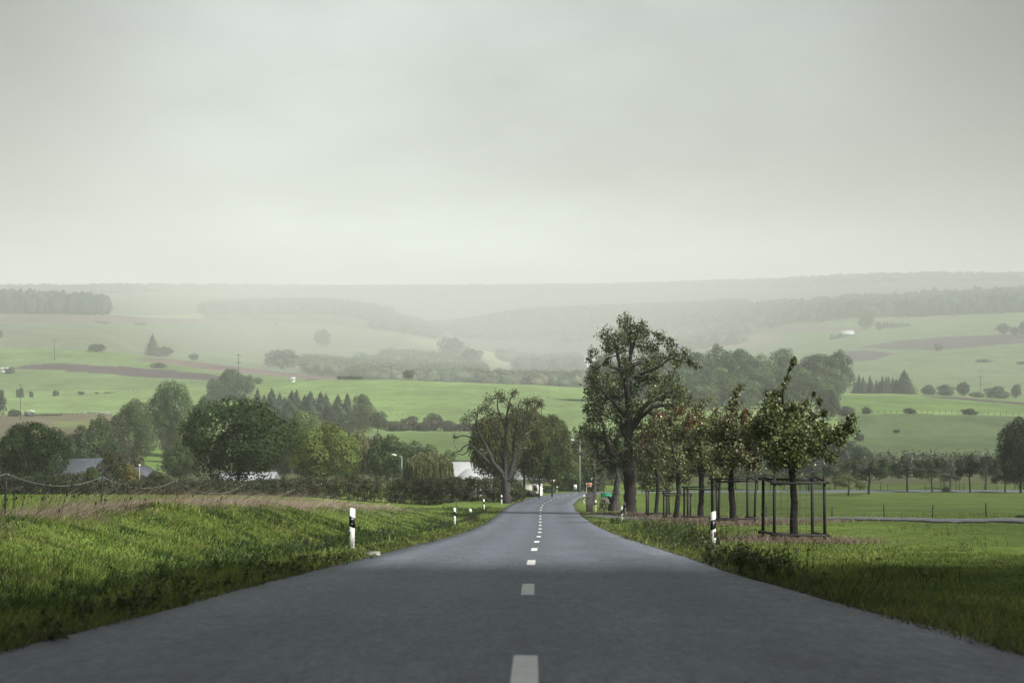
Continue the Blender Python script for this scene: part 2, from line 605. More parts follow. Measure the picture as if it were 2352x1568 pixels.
def build_far():
    per = 22
    vs = np.arange(0, (len(RINGS) - 1) * per + 1) / per
    xs = np.linspace(-500, 2900, 620)
    idx = (xs + 500) / 5
    i0 = np.clip(idx.astype(int), 0, len(XF) - 2)
    f = idx - i0
    D = RD[:, i0] * (1 - f) + RD[:, i0 + 1] * f
    Z = RZ[:, i0] * (1 - f) + RZ[:, i0 + 1] * f
    v0 = np.clip(vs.astype(int), 0, len(RINGS) - 2)
    g = (vs - v0)[:, None]
    DD = D[v0] * (1 - g) + D[v0 + 1] * g
    ZZ = Z[v0] * (1 - g) + Z[v0 + 1] * g
    for _ in range(2):
        ZZ[1:-1] = (ZZ[:-2] + 2 * ZZ[1:-1] + ZZ[2:]) / 4
    T = (xs - CX) / F
    X = T[None] * DD
    YD = CY - ZZ * F / DD
    XD = np.broadcast_to(xs[None], YD.shape)
    V = np.broadcast_to(vs[:, None], YD.shape)
    ZZ = ZZ + (.25 * wav(X, DD, 60, 21) + .12 * wav(X, DD, 23, 22)) * (V > .3)
    C = np.empty(X.shape + (3,))
    C[:] = SCRUB
    C[V > 1.6] = G_FIELD
    C[(V > 2.2) & (XD < 1700)] = (0.128, 0.182, 0.072)
    C[(V > 3.2)] = 1.12 * np.array((0.160, 0.231, 0.083))
    C[V > 6.15] = (0.134, 0.191, 0.075)
    C[(V > 6.15) & (XD > 700) & (XD < 1700)] = SCRUB
    C[(V > 8.1)] = (0.122, 0.156, 0.083)
    C[(V > 8.1) & (XD > 1650)] = (0.128, 0.171, 0.080)
    C[(V > 13.2)] = (.05, .062, .042)
    C[(V > 13.2) & (XD > 245) & (XD < 470) & (V < 14.6)] = (.16, .20, .09)
    for poly, a, b, c in POLYS:
        k = inpoly(XD, YD, poly) & (V >= a) & (V <= b)
        C[k] = c
    m = MB()
    ny, nx = X.shape
    i = np.arange(ny - 1)[:, None] * nx
    j = np.arange(nx - 1)[None]
    q = np.stack([i + j, i + j + 1, i + nx + j + 1, i + nx + j], -1).reshape(-1, 4)
    m.add(np.stack([X, DD, ZZ], -1), q, c=C.reshape(-1, 3))
    o = m.build('hills', GM, smooth=True)
    tag(o, 'rolling green and brown fields of the valley and hills', 'hills', kind='structure')


build_near()
build_far()


def xv(x, v):
    """a place on the hills by bearing x and ring position v"""
    i = (np.atleast_1d(x) + 500) / 5
    i0 = np.clip(i.astype(int), 0, len(XF) - 2)
    v = np.atleast_1d(v)
    v0 = np.clip(v.astype(int), 0, len(RINGS) - 2)
    g = v - v0
    d = RD[v0, i0] * (1 - g) + RD[v0 + 1, i0] * g
    z = RZ[v0, i0] * (1 - g) + RZ[v0 + 1, i0] * g
    return np.stack([(np.atleast_1d(x) - CX) / F * d, d, z], -1), d


# ------------------------------------------------------------------ road
def ribbon(name, mat, pts, half_l, half_r, lift, label, ncross=9, edge=0.0, crown=0.0, cat='road', zfun=None):
    pts = np.asarray(pts, float)
    tan = np.gradient(pts, axis=0)
    tan /= np.linalg.norm(tan, axis=1)[:, None]
    nrm = np.stack([tan[:, 1], -tan[:, 0]], 1)
    u = np.linspace(-half_l, half_r, ncross)
    P = pts[:, None] + nrm[:, None] * u[None, :, None]
    if edge:
        n = len(pts)
        for k in (0, -1):
            j = np.convolve(rng.normal(size=n + 8), np.ones(9) / 9, 'valid')[:n] * edge * 3
            P[:, k] += nrm * j[:, None]
    Z = (zfun or znear)(P[..., 0], P[..., 1]) + lift
    n, k = P.shape[:2]
    s = np.concatenate([[0], np.cumsum(np.hypot(*np.diff(pts, axis=0).T))])
    C = np.stack([np.broadcast_to((u / 6 + .5)[None], (n, k)), np.broadcast_to((s / 300)[:, None], (n, k)), np.zeros((n, k))], -1)
    # the slab's sides go down into the earth, so it has thickness
    V = np.concatenate([P, Z[..., None]], -1)
    Lo = V[:, :1].copy()
    Lo[..., 2] -= .15
    Hi = V[:, -1:].copy()
    Hi[..., 2] -= .15
    V = np.concatenate([Lo, V, Hi], 1)
    C = np.concatenate([C[:, :1], C, C[:, -1:]], 1)
    k += 2
    i = np.arange(n - 1)[:, None] * k
    j = np.arange(k - 1)[None]
    q = np.stack([i + j, i + j + 1, i + k + j + 1, i + k + j], -1).reshape(-1, 4)
    m = MB().add(V, q, c=C.reshape(-1, 3))
    o = m.build(name, mat, smooth=False)
    tag(o, label, cat, kind='structure')
    return o


def zroad(x, y):
    # the road surface: the profile along the way, smooth across
    z = zr(y)
    return np.where(y > 262, zr(262), z)


kk = cl[:, 1] > -30
road_pts = cl[kk]
ribbon('road', road_mat(), road_pts, 3.15, 2.88, .015, 'grey asphalt country road running downhill and bending away', 11, edge=.035, zfun=zroad)
PAINT = plain('road_paint', (.80, .80, .77), .6, scale=14, noise=.16)
m = MB()
sl = np.concatenate([[0], np.cumsum(np.hypot(*np.diff(cl, axis=0).T))])
s_at = lambda y: np.interp(y, cl[:600, 1], sl[:600])
s0 = s_at(8.48)
for i in range(-2, 26):
    a = s0 + 10.02 * i
    u = np.linspace(a - 1.38, a + 1.38, 6)
    px, py = np.interp(u, sl, cl[:, 0]), np.interp(u, sl, cl[:, 1])
    p = np.stack([px, py], 1)
    t = np.gradient(p, axis=0)
    t /= np.linalg.norm(t, axis=1)[:, None]
    nn = np.stack([t[:, 1], -t[:, 0]], 1)
    A, B = p - nn * .07, p + nn * .07
    za = zroad(A[:, 0], A[:, 1]) + .020
    zb = zroad(B[:, 0], B[:, 1]) + .020
    V = np.concatenate([np.column_stack([A, za]), np.column_stack([B, zb])])
    q = [[k, k + 6, k + 7, k + 1] for k in range(5)]
    m.add(V, q)
tag(m.build('road_marking', PAINT), 'white dashed centre line painted along the asphalt road', 'road marking', kind='structure')

ribbon('path', PATHM, pp, .62, .62, .05, 'narrow grey path crossing the meadow behind the fenced young trees', 5, edge=.02, cat='path')


# ------------------------------------------------------------------ leaves and trees
def rand_dirs(n):
    v = rng.normal(size=(n, 3))
    return v / np.linalg.norm(v, axis=1)[:, None]


def leaves(m, pos, nrm, size, colr, aspect=.62, down=0.0):
    n = len(pos)
    nrm = nrm / (np.linalg.norm(nrm, axis=1)[:, None] + 1e-9)
    a = rand_dirs(n)
    a[:, 2] -= down
    t = a - nrm * (a * nrm).sum(1)[:, None]
    t /= np.linalg.norm(t, axis=1)[:, None] + 1e-9
    b = np.cross(nrm, t)
    size = np.broadcast_to(size, (n,))[:, None]
    l, w = size * .5, size * .5 * aspect
    fold = nrm * size * .12
    V = np.stack([pos - t * l, pos + b * w + fold, pos + t * l, pos - b * w + fold], 1).reshape(-1, 3)
    q = np.arange(n * 4).reshape(n, 4)
    m.add(V, q, c=np.repeat(colr, 4, 0))


def jitter_col(n, base, var=.35, warm=.15):
    base = np.asarray(base, float)
    k = np.exp(rng.normal(0, var, n))[:, None]
    h = rng.normal(0, warm, n)
    c = base[None] * k * np.stack([1 + h, 1 + h * .3, 1 - h * .5], 1)
    return np.clip(c, .003, .6)


def crown_shell(m, blobs, n, size, colr, var=.3, warm=.12, down=.2, depth=.3):
    blobs = np.asarray(blobs, float)
    p = blobs[:, 3] ** 2
    k = rng.choice(len(blobs), n, p=p / p.sum())
    d = rand_dirs(n)
    d[:, 2] = np.where(rng.random(n) < .35, np.abs(d[:, 2]), d[:, 2])
    r = blobs[k, 3] * (1.03 - depth * rng.random(n) ** 1.6 + .06 * rng.normal(size=n))
    pos = blobs[k, :3] + d * r[:, None]
    # drop what lies deep inside a neighbour
    keep = np.ones(n, bool)
    for b in blobs:
        dist = np.linalg.norm(pos - b[:3], axis=1)
        keep &= dist > b[3] * .62
    pos, d, k = pos[keep], d[keep], k[keep]
    bt = np.exp(rng.normal(0, .22, len(blobs)))
    c = jitter_col(len(pos), colr, var, warm) * bt[k][:, None]
    nn = d + rng.normal(0, .24, d.shape)
    leaves(m, pos, nn, size * np.exp(rng.normal(0, .25, len(pos))), c, down=down)


def grow_skeleton(mb, trunk, ends, rad_tip=.012, gnarl=.12, expo=2.3, sides=5, penal=1.6):
    """joins every end point to the nearest earlier limb and gives limbs the thickness of what they carry"""
    nodes = [np.array(p[:3]) for p in trunk]
    parent = [-1] + list(range(len(trunk) - 1))
    minr = [p[3] for p in trunk]
    nt = len(trunk)
    order = sorted(range(len(ends)), key=lambda i: min(np.linalg.norm(ends[i] - nd) for nd in nodes[:nt]))
    start = max(1, int(nt * .25))
    paths = []
    NA = np.array(nodes)
    for i in order:
        e = ends[i]
        dv = e - NA
        dist = np.linalg.norm(dv, axis=1)
        cost = dist + penal * np.maximum(0, .25 * dist - dv[:, 2])
        cost[:start] += 1e6
        j = int(np.argmin(cost))
        L = dist[j]
        ns = int(np.clip(L / .35, 2, 5))
        prev = j
        a = NA[j]
        bend = rng.normal(0, gnarl * L, 3)
        bend[2] -= .05 * L
        new = []
        for k in range(1, ns + 1):
            t = k / ns
            pt = a + (e - a) * t + bend * math.sin(math.pi * t) + (rng.normal(0, .03 * L, 3) if k < ns else 0)
            nodes.append(pt)
            parent.append(prev)
            minr.append(rad_tip)
            prev = len(nodes) - 1
            new.append(pt)
        NA = np.concatenate([NA, np.array(new)])
        paths.append([j] + list(range(prev - ns + 1, prev + 1)))
    n = len(nodes)
    w = np.zeros(n)
    has = np.zeros(n, bool)
    for p in parent:
        if p >= 0:
            has[p] = True
    for i in range(n - 1, -1, -1):
        if not has[i]:
            w[i] += rad_tip ** expo
        if parent[i] >= 0:
            w[parent[i]] += w[i]
    r = w ** (1 / expo)
    r[:nt] = np.maximum(r[:nt] * 0, np.array(minr[:nt]))
    # a limb never outgrows the place it springs from
    for p in paths:
        rr = r[p].copy()
        rr[0] = min(rr[0], rr[1] * 1.25)
        mb.tube(NA[p], rr, sides, cap=False, wob=.05)
    return NA


def twig_tree(name, base, trunk, clumps, label, cat='tree', group=None, twigs=10, per=24, lsize=.11, colr=(.06, .08, .025),
              tip=.010, spread=.5, bark=None, extra_limbs=(), var=.4, warm=.2, sides=5, redclumps=(), redcol=(.20, .045, .045), gnarl=.12, tname='tree', down=.35):
    base = np.asarray(base, float)
    root = empty(tname, base, label, cat, group)
    tr = [(p[0] - base[0], p[1] - base[1], p[2] - base[2], p[3]) for p in trunk]
    mb = MB()
    T = np.array(tr)
    # trunk with flutes
    n = len(T)
    tt = np.linspace(0, n - 1, (n - 1) * 4 + 1)
    P = np.stack([np.interp(tt, np.arange(n), T[:, i]) for i in range(4)], 1)
    P[1:-1, :3] = (P[:-2, :3] + 2 * P[1:-1, :3] + P[2:, :3]) / 4
    P[1:-1, :2] += rng.normal(0, .04, (len(P) - 2, 2)) * P[1:-1, 3:4] * 2
    mb.tube(P[:, :3], P[:, 3], 12, wob=.09)
    ends, cid = [], []
    for ci, c in enumerate(clumps):
        cc = np.array(c[:3]) - base
        k = max(2, int(round(twigs * (c[4] if len(c) > 4 else 1))))
        for _ in range(k):
            d = rand_dirs(1)[0]
            ends.append(cc + d * c[3] * rng.random() ** .5)
            cid.append(ci)
    ends = np.array(ends)
    cid = np.array(cid)
    for lim in extra_limbs:
        LP = np.array([(p[0] - base[0], p[1] - base[1], p[2] - base[2]) for p in lim])
        rr = np.array([p[3] for p in lim])
        q = np.linspace(0, len(LP) - 1, (len(LP) - 1) * 3 + 1)
        PP = np.stack([np.interp(q, np.arange(len(LP)), LP[:, i]) for i in range(3)], 1)
        PP[1:-1] += rng.normal(0, .02, (len(PP) - 2, 3))
        mb.tube(PP, np.interp(q, np.arange(len(LP)), rr), 7, wob=.06)
    skel = [tuple(p) for p in P]
    for lim in extra_limbs:
        for p in lim:
            skel.append((p[0] - base[0], p[1] - base[1], p[2] - base[2], p[3]))
    # the skeleton: trunk nodes plus limb nodes (already modelled), twigs join whichever is nearest
    tw = MB()
    grow_skeleton(tw, skel, ends, tip, gnarl, sides=sides)
    mb.build('trunk', bark or BARK, root, smooth=True)
    tw.build('branches', bark or BARK, root, smooth=True)
    lf = MB()
    if per > 0:
        k = np.repeat(np.arange(len(ends)), per)
        crad = np.array([c[3] for c in clumps])[cid][k]
        pos = ends[k] + rng.normal(0, 1, (len(k), 3)) * np.minimum(crad * spread, .55)[:, None]
        c = jitter_col(len(k), colr, var, warm)
        if len(redclumps):
            isr = np.isin(cid[k], list(redclumps)) & (rng.random(len(k)) < .3)
            c[isr] = jitter_col(int(isr.sum()), redcol, .4, .2)
        nn = rand_dirs(len(k)) + np.array([0, 0, .5])
        leaves(lf, pos, nn, lsize * np.exp(rng.normal(0, .25, len(k))), c, aspect=.6, down=down)
        lf.build('crown', LEAF, root)
    return root


# prototypes: one mesh set each, copied with their parts
def proto_round(n, lsize, seed, trunk_h=.28, k=22, squash=1.0, depth=.3, sides=6):
    """height 1, crown diameter about 1"""
    r = np.random.default_rng(seed)
    cz = .5 + trunk_h / 2
    hz = (1 - trunk_h) / 2
    blobs = []
    for i in range(k):
        a = i * 2.4 + r.uniform(-.4, .4)
        u = 1 - 2 * (i + .5) / k
        rr = math.sqrt(1 - u * u)
        R0 = .5 - .13
        br = r.uniform(.12, .20)
        wob = r.uniform(.72, 1.08)
        blobs.append((math.cos(a) * rr * R0 * wob, math.sin(a) * rr * R0 * wob, cz + u * (hz - .11) * wob, br))
    blobs.append((0, 0, cz, .26))
    blobs.append((.08, -.06, cz + .1, .24))
    m = MB()
    crown_shell(m, blobs, n, lsize, (1, 1, 1), var=.20, warm=.08, depth=depth)
    t = MB()
    trk = [(0, 0, -.03, .032), (0, 0, .02, .024), (.01, 0, trunk_h * .7, .019), (0, .01, trunk_h + .1, .016), (.01, 0, cz, .012), (0, 0, cz + hz * .6, .005)]
    P = np.array(trk)
    t.tube(P[:, :3], P[:, 3], sides + 2, wob=.05)
    ends = np.array([b[:3] for b in blobs[:-2]])
    grow_skeleton(t, trk, ends, .0035, .10, sides=4)
    return m.mesh('crown', BGLEAF), t.mesh('trunk', BARK, True)


def proto_airy(n, lsize, seed, trunk_h=.36):
    r = np.random.default_rng(seed)
    blobs = []
    for i in range(26):
        a = r.uniform(0, 6.28)
        rr = .42 * math.sqrt(r.random())
        z = trunk_h + .08 + (1 - trunk_h - .14) * r.random() * (1 - .5 * rr / .42) + r.uniform(-.02, .05)
        blobs.append((math.cos(a) * rr, math.sin(a) * rr, z, r.uniform(.07, .13)))
    m = MB()
    crown_shell(m, blobs, n, lsize, (1, 1, 1), var=.3, warm=.12, depth=.8)
    t = MB()
    trk = [(0, 0, -.04, .034), (0, 0, .02, .026), (.01, 0, trunk_h * .6, .022), (.02, .01, trunk_h, .020), (.01, 0, trunk_h + .2, .012), (0, 0, .8, .006)]
    P = np.array(trk)
    t.tube(P[:, :3], P[:, 3], 8, wob=.05)
    grow_skeleton(t, trk, np.array([b[:3] for b in blobs]), .004, .12, sides=4)
    return m.mesh('crown', BGLEAF), t.mesh('trunk', BARK, True)


def proto_bush(n, lsize, seed, k=12):
    r = np.random.default_rng(seed)
    blobs = []
    for i in range(k):
        a = r.uniform(0, 6.28)
        rr = .36 * math.sqrt(r.random())
        blobs.append((math.cos(a) * rr, math.sin(a) * rr, .22 + (.52 if rr < .2 else .34) * r.random(), r.uniform(.16, .26)))
    blobs += [(.25, 0, .16, .2), (-.25, .05, .16, .2), (0, .25, .16, .2), (0, -.25, .16, .2)]
    m = MB()
    crown_shell(m, blobs, n, lsize, (1, 1, 1), var=.28, warm=.10, depth=.35)
    t = MB()
    for i in range(7):
        a = r.uniform(0, 6.28)
        t.tube([(0, 0, -.05), (math.cos(a) * .1, math.sin(a) * .1, .2), (math.cos(a) * .25, math.sin(a) * .25, .6)], [.015, .010, .004], 5)
    return m.mesh('foliage', BGLEAF), t.mesh('stem', BARK, True)


def proto_spruce(n, lsize, seed, wide=.5, ragged=.25):
    r = np.random.default_rng(seed)
    m = MB()
    z = .06 + .94 * (1 - np.sqrt(r.random(n)))
    tier = .5 + .5 * np.cos(z * 6.28 * 14 + .6 * np.sin(z * 30))
    R_ = wide * (1 - z) ** .85 * (.72 + .28 * tier)
    a = r.random(n) * 6.28
    lobes = 1 + ragged * np.sin(a * 5 + z * 25) * .6 + ragged * r.normal(size=n) * .35
    rad = R_ * lobes * (1 - .55 * r.random(n) ** 2)
    pos = np.stack([np.cos(a) * rad, np.sin(a) * rad, z - rad * .28], 1)
    nn = np.stack([np.cos(a), np.sin(a), np.full(n, .9)], 1) + r.normal(0, .35, (n, 3))
    leaves(m, pos, nn, lsize * np.exp(r.normal(0, .3, n)), jitter_col(n, (1, 1, 1), .28, .06), aspect=.4, down=.8)
    t = MB()
    t.tube([(0, 0, -.04), (0, 0, .5), (0, 0, .99)], [.018, .011, .002], 6)
    return m.mesh('crown', BGLEAF), t.mesh('trunk', BARK, True)


def proto_willow(n, lsize, seed):
    r = np.random.default_rng(seed)
    m = MB()
    ns = 420
    a = r.random(ns) * 6.28
    rr = .5 * np.sqrt(r.random(ns))
    top = .99 - 1.1 * rr ** 2 - .06 * r.random(ns)
    bot = .22 + .25 * r.random(ns) ** 2
    k = r.integers(0, ns, n)
    u = r.random(n)
    sway = .03 * np.sin(u * 7 + k)
    pos = np.stack([np.cos(a[k]) * (rr[k] + .05 * u) + sway, np.sin(a[k]) * (rr[k] + .05 * u), top[k] + (bot[k] - top[k]) * u], 1)
    strand = np.exp(rng.normal(0, .25, ns))[k][:, None]
    leaves(m, pos, rand_dirs(n) + np.array([0, -.2, .1]), lsize, jitter_col(n, (1, 1, 1), .25, .12) * strand, aspect=.25, down=3)
    t = MB()
    tr = [(0, 0, -.03, .05), (0, 0, .15, .04), (-.05, 0, .4, .035), (-.1, 0, .6, .02), (-.12, 0, .85, .008)]
    P = np.array(tr)
    t.tube(P[:, :3], P[:, 3], 8)
    t.tube([(.0, 0, .2), (.12, .03, .5), (.2, .05, .8)], [.03, .02, .006], 7)
    t.tube([(.0, 0, .3), (-.2, .03, .55), (-.3, .05, .75)], [.02, .014, .005], 7)
    return m.mesh('crown', BGLEAF), t.mesh('trunk', BARK, True)


P_BIG = [proto_round(30000, .024, 1, .06, 40), proto_round(30000, .024, 2, .12, 40), proto_round(28000, .025, 3, .06, 36)]
P_MID = [proto_round(7000, .042, s, h, k) for s, h, k in ((4, .08, 28), (5, .05, 24), (6, .10, 30), (7, .05, 22))]
P_GROVE = [proto_round(9500, .036, s, h, k, depth=.4) for s, h, k in ((31, .03, 30), (32, .05, 26), (33, .02, 34), (34, .04, 22))]
P_SMALL = [proto_round(1900, .080, s, .04, 16) for s in (8, 9, 10)]
P_ORCH = [proto_airy(6500, .034, s, h) for s, h in ((11, .34), (12, .38), (13, .30))]
P_BUSH = [proto_bush(5200, .055, s) for s in (14, 15, 16)]
P_BUSHS = [proto_bush(1100, .11, s) for s in (17, 18)]
P_SPR = [proto_spruce(6500, .05, s, w, .6) for s, w in ((19, .5), (20, .5), (21, .5))]
P_WIL = [proto_willow(30000, .055, 22)]
P_TALL = [proto_round(26000, .026, 41, .26, 32), proto_round(26000, .026, 42, .24, 32)]
KIND = {'tall': P_TALL, 'grove': P_GROVE, 'big': P_BIG, 'mid': P_MID, 'small': P_SMALL, 'orch': P_ORCH, 'bush': P_BUSH, 'bushs': P_BUSHS, 'spruce': P_SPR, 'willow': P_WIL}
PARTN = {'bush': ('foliage', 'stem'), 'bushs': ('foliage', 'stem')}
_first = {}
_turn = [0]


def d_at(x, yb, dmin):
    # the distance where the ground on this bearing is seen at height yb
    for d_ in np.arange(ST(dmin) * .8, 12000, 20.0):
        X_ = (x - CX) * d_ / F
        if CY - zg(X_, d_) * F / d_ <= yb:
            return float(d_)
    return None


def place(kind, x, ytop, w, d, label, colr, name='tree', cat='tree', group=None, var=None, sink=.15, ybase=None, hmul=1.0, real=False):
    """x, ytop: bearing and where the top stands; w: apparent width; d: distance"""
    if not real:
        d = float(ST(d))
    X = (x - CX) * d / F
    z = zg(X, d) - sink
    if ybase is not None:
        z = -(ybase - CY) * d / F
    top = -(ytop - CY) * d / F
    h = max((top - z) * hmul, .5)
    wd = w * d / F
    P = KIND[kind]
    _turn[0] += 1
    cm, tm = P[(_turn[0] if var is None else var) % len(P)]
    root = empty(name, (X, d, z), label, cat, group, rz=rng.uniform(0, 6.28))
    root.scale = (wd, wd, h)
    pn = PARTN.get(kind, ('crown', 'trunk'))
    c = bpy.data.objects.new(pn[0], cm)
    t = bpy.data.objects.new(pn[1], tm)
    for o in (c, t):
        col.objects.link(o)
        o.parent = root
    kk_ = 2.0
    c.color = (colr[0] * kk_ * .95, colr[1] * kk_ * 1.10, colr[2] * kk_ * .85, 1)
    return root


# colours of foliage
DG = (.034, .050, .020)
MG = (.050, .072, .028)
YG = (.110, .125, .045)
PG = (.130, .150, .075)
BG = (.075, .070, .040)
GG = (.050, .064, .045)
RG = (.085, .062, .035)

# --- village trees, near side of the valley
place('big', 75, 966, 172, 188, 'large dark domed tree filling the left edge of the view behind the hedge', (.026, .038, .017), var=0)
place('big', 548, 916, 262, 186, 'biggest dark green broadleaf tree, trunk showing, above white roofs behind the hedge', DG, var=1)
place('big', 742, 972, 172, 225, 'broad yellow-green tree right beside the biggest dark tree', YG, var=2)
place('mid', 822, 985, 62, 262, 'slim brownish bush-like tree at the right shoulder of the yellow-green tree', (.10, .09, .05), var=1)
place('big', 700, 938, 115, 330, 'pale green rounded tree rising behind the yellow-green tree', PG, var=0)
place('mid', 652, 985, 60, 330, 'pale pinkish low tree between the dark tree and the pale green one', (.12, .10, .07), var=3)
place('big', 390, 878, 102, 420, 'tall rounded green tree standing alone on the slope above the left bushes', (.062, .085, .042), var=1)
place('big', 306, 918, 112, 375, 'wide rounded bushy tree at the foot of the left meadow', (.064, .080, .040), var=2)
place('mid', 228, 958, 75, 330, 'narrow dark green tree left of the wide bushy tree', (.052, .068, .034), var=0)
place('mid', 258, 962, 80, 335, 'brownish thicket tree touching the wide bushy tree', (.070, .066, .044), var=2)
place('mid', 195, 985, 90, 300, 'low scrubby tree just right of the large dark domed tree', (.050, .062, .034), var=3)
place('mid', 240, 1005, 90, 300, 'dense dark scrub tree behind the grey slate roof', (.045, .058, .032), var=1)
place('mid', 428, 942, 62, 400, 'pale green upright tree between the rounded tree and the biggest dark tree', PG, var=2)
place('mid', 412, 1018, 78, 250, 'grey-green tree beside the little round field, left of the biggest tree', (.066, .080, .045), var=0)
place('mid', 450, 975, 60, 330, 'light grey-green tree half hidden by the biggest dark tree', (.075, .09, .05), var=1)
place('mid', 262, 1035, 78, 205, 'dark autumn tree between the slate roof and the small gable', (.060, .055, .030), var=2)
place('bush', 298, 1062, 50, 200, 'golden brown bush under the small dark gable', (.13, .10, .045), name='bush', cat='bush')
place('bush', 318, 1040, 62, 275, 'round mauve-brown bush in front of the little round field', (.085, .070, .055), name='bush', cat='bush')
place('bush', 165, 1072, 56, 194, 'dark bush between the domed tree and the slate roof', (.040, .050, .022), name='bush', cat='bush')
place('bush', 212, 1066, 66, 195, 'dark green bush in front of the grey slate roof', (.045, .055, .022), name='bush', cat='bush')
place('bush', 355, 1078, 70, 195, 'low green bush left of the biggest tree, above the hedge', (.045, .055, .025), name='bush', cat='bush')
place('mid', 890, 1005, 105, 262, 'dark green tree behind the street lamp above the hedge', (.050, .066, .032), var=3)
place('mid', 862, 1000, 60, 300, 'mauve-tinged tree left of the tree behind the street lamp', (.072, .066, .050), var=0)
place('mid', 962, 1015, 92, 285, 'blue-green tree behind the weeping willow', (.062, .078, .048), var=1)
place('mid', 925, 1022, 70, 300, 'soft green tree between the street lamp and the willow', (.052, .068, .036), var=2)
place('willow', 985, 1032, 112, 222, 'weeping willow with yellow-brown hanging twigs in front of the white building', (.20, .185, .11), name='weeping_willow')
place('bush', 1055, 1052, 60, 260, 'pale bush rising behind the white hip roof', (.10, .115, .06), name='bush', cat='bush')
place('mid', 1030, 1035, 60, 270, 'light green tree just right of the willow top', (.095, .11, .055), var=1)
# behind the bare tree
place('tall', 1135, 955, 128, 190, 'brownish dense tree directly behind the bare gnarled tree', (.070, .062, .030), var=1)
place('tall', 1205, 940, 132, 200, 'tall olive-brown tree right behind the bare gnarled tree', (.062, .062, .030), var=2)
place('tall', 1268, 955, 100, 212, 'dark tree with reddish top where the road bends', (.050, .055, .026), var=0)
place('tall', 1238, 1010, 100, 205, 'dark lower tree shading the white wall beside the road', (.034, .045, .022), var=1)
place('mid', 1290, 1035, 80, 262, 'bright green tree behind the white-posted give-way sign', (.070, .088, .034), var=0)
place('mid', 1335, 1032, 78, 268, 'yellowish green tree behind the tall lamp post at the junction', (.095, .105, .042), var=2)
place('bush', 1305, 1070, 74, 262, 'green bush behind the small square white sign', (.050, .066, .028), name='bush', cat='bush')
place('bush', 1362, 1062, 70, 266, 'dark bush behind the orange town sign', (.045, .058, .026), name='bush', cat='bush')
place('mid', 1420, 1020, 90, 300, 'green tree glimpsed behind the leaning dead trunk', (.060, .078, .034), var=3)
place('mid', 1340, 990, 70, 330, 'grey-green tree in the gap left of the great pear tree', (.062, .078, .045), var=1)

# --- mid distance, on and below the long green field
for i, (x, yt, w, d, s, c) in enumerate([
        (530, 846, 66, 775, 'tallest rounded tree of the hilltop clump at the left end of the long field', (.060, .076, .046)),
        (497, 868, 48, 750, 'darker tree at the left of the hilltop clump', (.050, .066, .042)),
        (566, 862, 44, 790, 'small tree right of the tallest one in the hilltop clump', (.062, .078, .05)),
        (592, 866, 26, 880, 'thin pale tree beside the little hut on the hill', (.085, .095, .06)),
        (512, 890, 60, 800, 'grey-green tree under the hilltop clump', (.056, .072, .046)),
        (540, 900, 60, 780, 'lower grey tree under the hilltop clump, above the spruces', (.064, .074, .052)),
        (478, 905, 50, 720, 'dark tree left below the hilltop clump', (.048, .062, .04)),
        (460, 925, 46, 640, 'low dark tree right of the tall rounded slope tree', (.046, .058, .038)),
        (832, 904, 50, 600, 'rounded tree at the right end of the spruce row', (.055, .070, .044)),
        (838, 925, 62, 590, 'tree with a yellow top at the right end of the spruce row', (.105, .115, .06)),
        (868, 945, 55, 590, 'dark round tree starting the hedgerow right of the spruces', (.050, .060, .042)),
        (790, 945, 70, 570, 'grey-green tree below the last spruce', (.054, .068, .046)),
        (760, 930, 60, 600, 'dark tree between the spruces and the yellow-topped tree', (.050, .062, .044))]):
    place('grove', x, yt, w, d, s, c, group='trees around the long green field')
for x, yt, w, d, s in ((905, 958, 48, 585, 'first grey-brown bush of the hedgerow under the long green field'),
                       (945, 952, 55, 588, 'second, wider bush of the hedgerow under the long green field'),
                       (995, 945, 50, 590, 'tallest bush of the hedgerow under the long green field'),
                       (1035, 958, 46, 588, 'low bush of the hedgerow just left of the bare tree'),
                       (1070, 965, 46, 585, 'last bush of the hedgerow, behind the bare branches'),
                       (922, 968, 40, 580, 'small dark bush filling the hedgerow between its first two bushes'),
                       (970, 962, 40, 582, 'small brown bush filling the hedgerow before its tallest bush')):
    place('bush', x, yt, w, d, s, (.066, .062, .046), name='bush', cat='bush', group='hedgerow under the long green field')
SPR = [(588, 895, 24), (606, 902, 22), (622, 890, 26), (640, 900, 24), (655, 905, 24), (668, 890, 28), (684, 896, 26), (700, 905, 26), (716, 892, 30), (735, 898, 30), (752, 904, 26), (778, 900, 26), (798, 898, 22), (560, 898, 26)]
ordn = ['first', 'second', 'third', 'fourth', 'fifth', 'sixth', 'seventh', 'eighth', 'ninth', 'tenth', 'eleventh', 'twelfth', 'thirteenth', 'fourteenth', 'fifteenth', 'sixteenth']
for i, (x, yt, w) in enumerate(sorted(SPR)):
    place('spruce', x + rng.uniform(-4, 4), yt + rng.uniform(-6, 6), w * rng.uniform(2.4, 3.6), 600 + 22 * (i % 3), f'{ordn[i]} spruce from the left in the grey spruce row below the long field', (.060, .072, .062), name='spruce_tree', cat='spruce', group='spruce row below the long field')

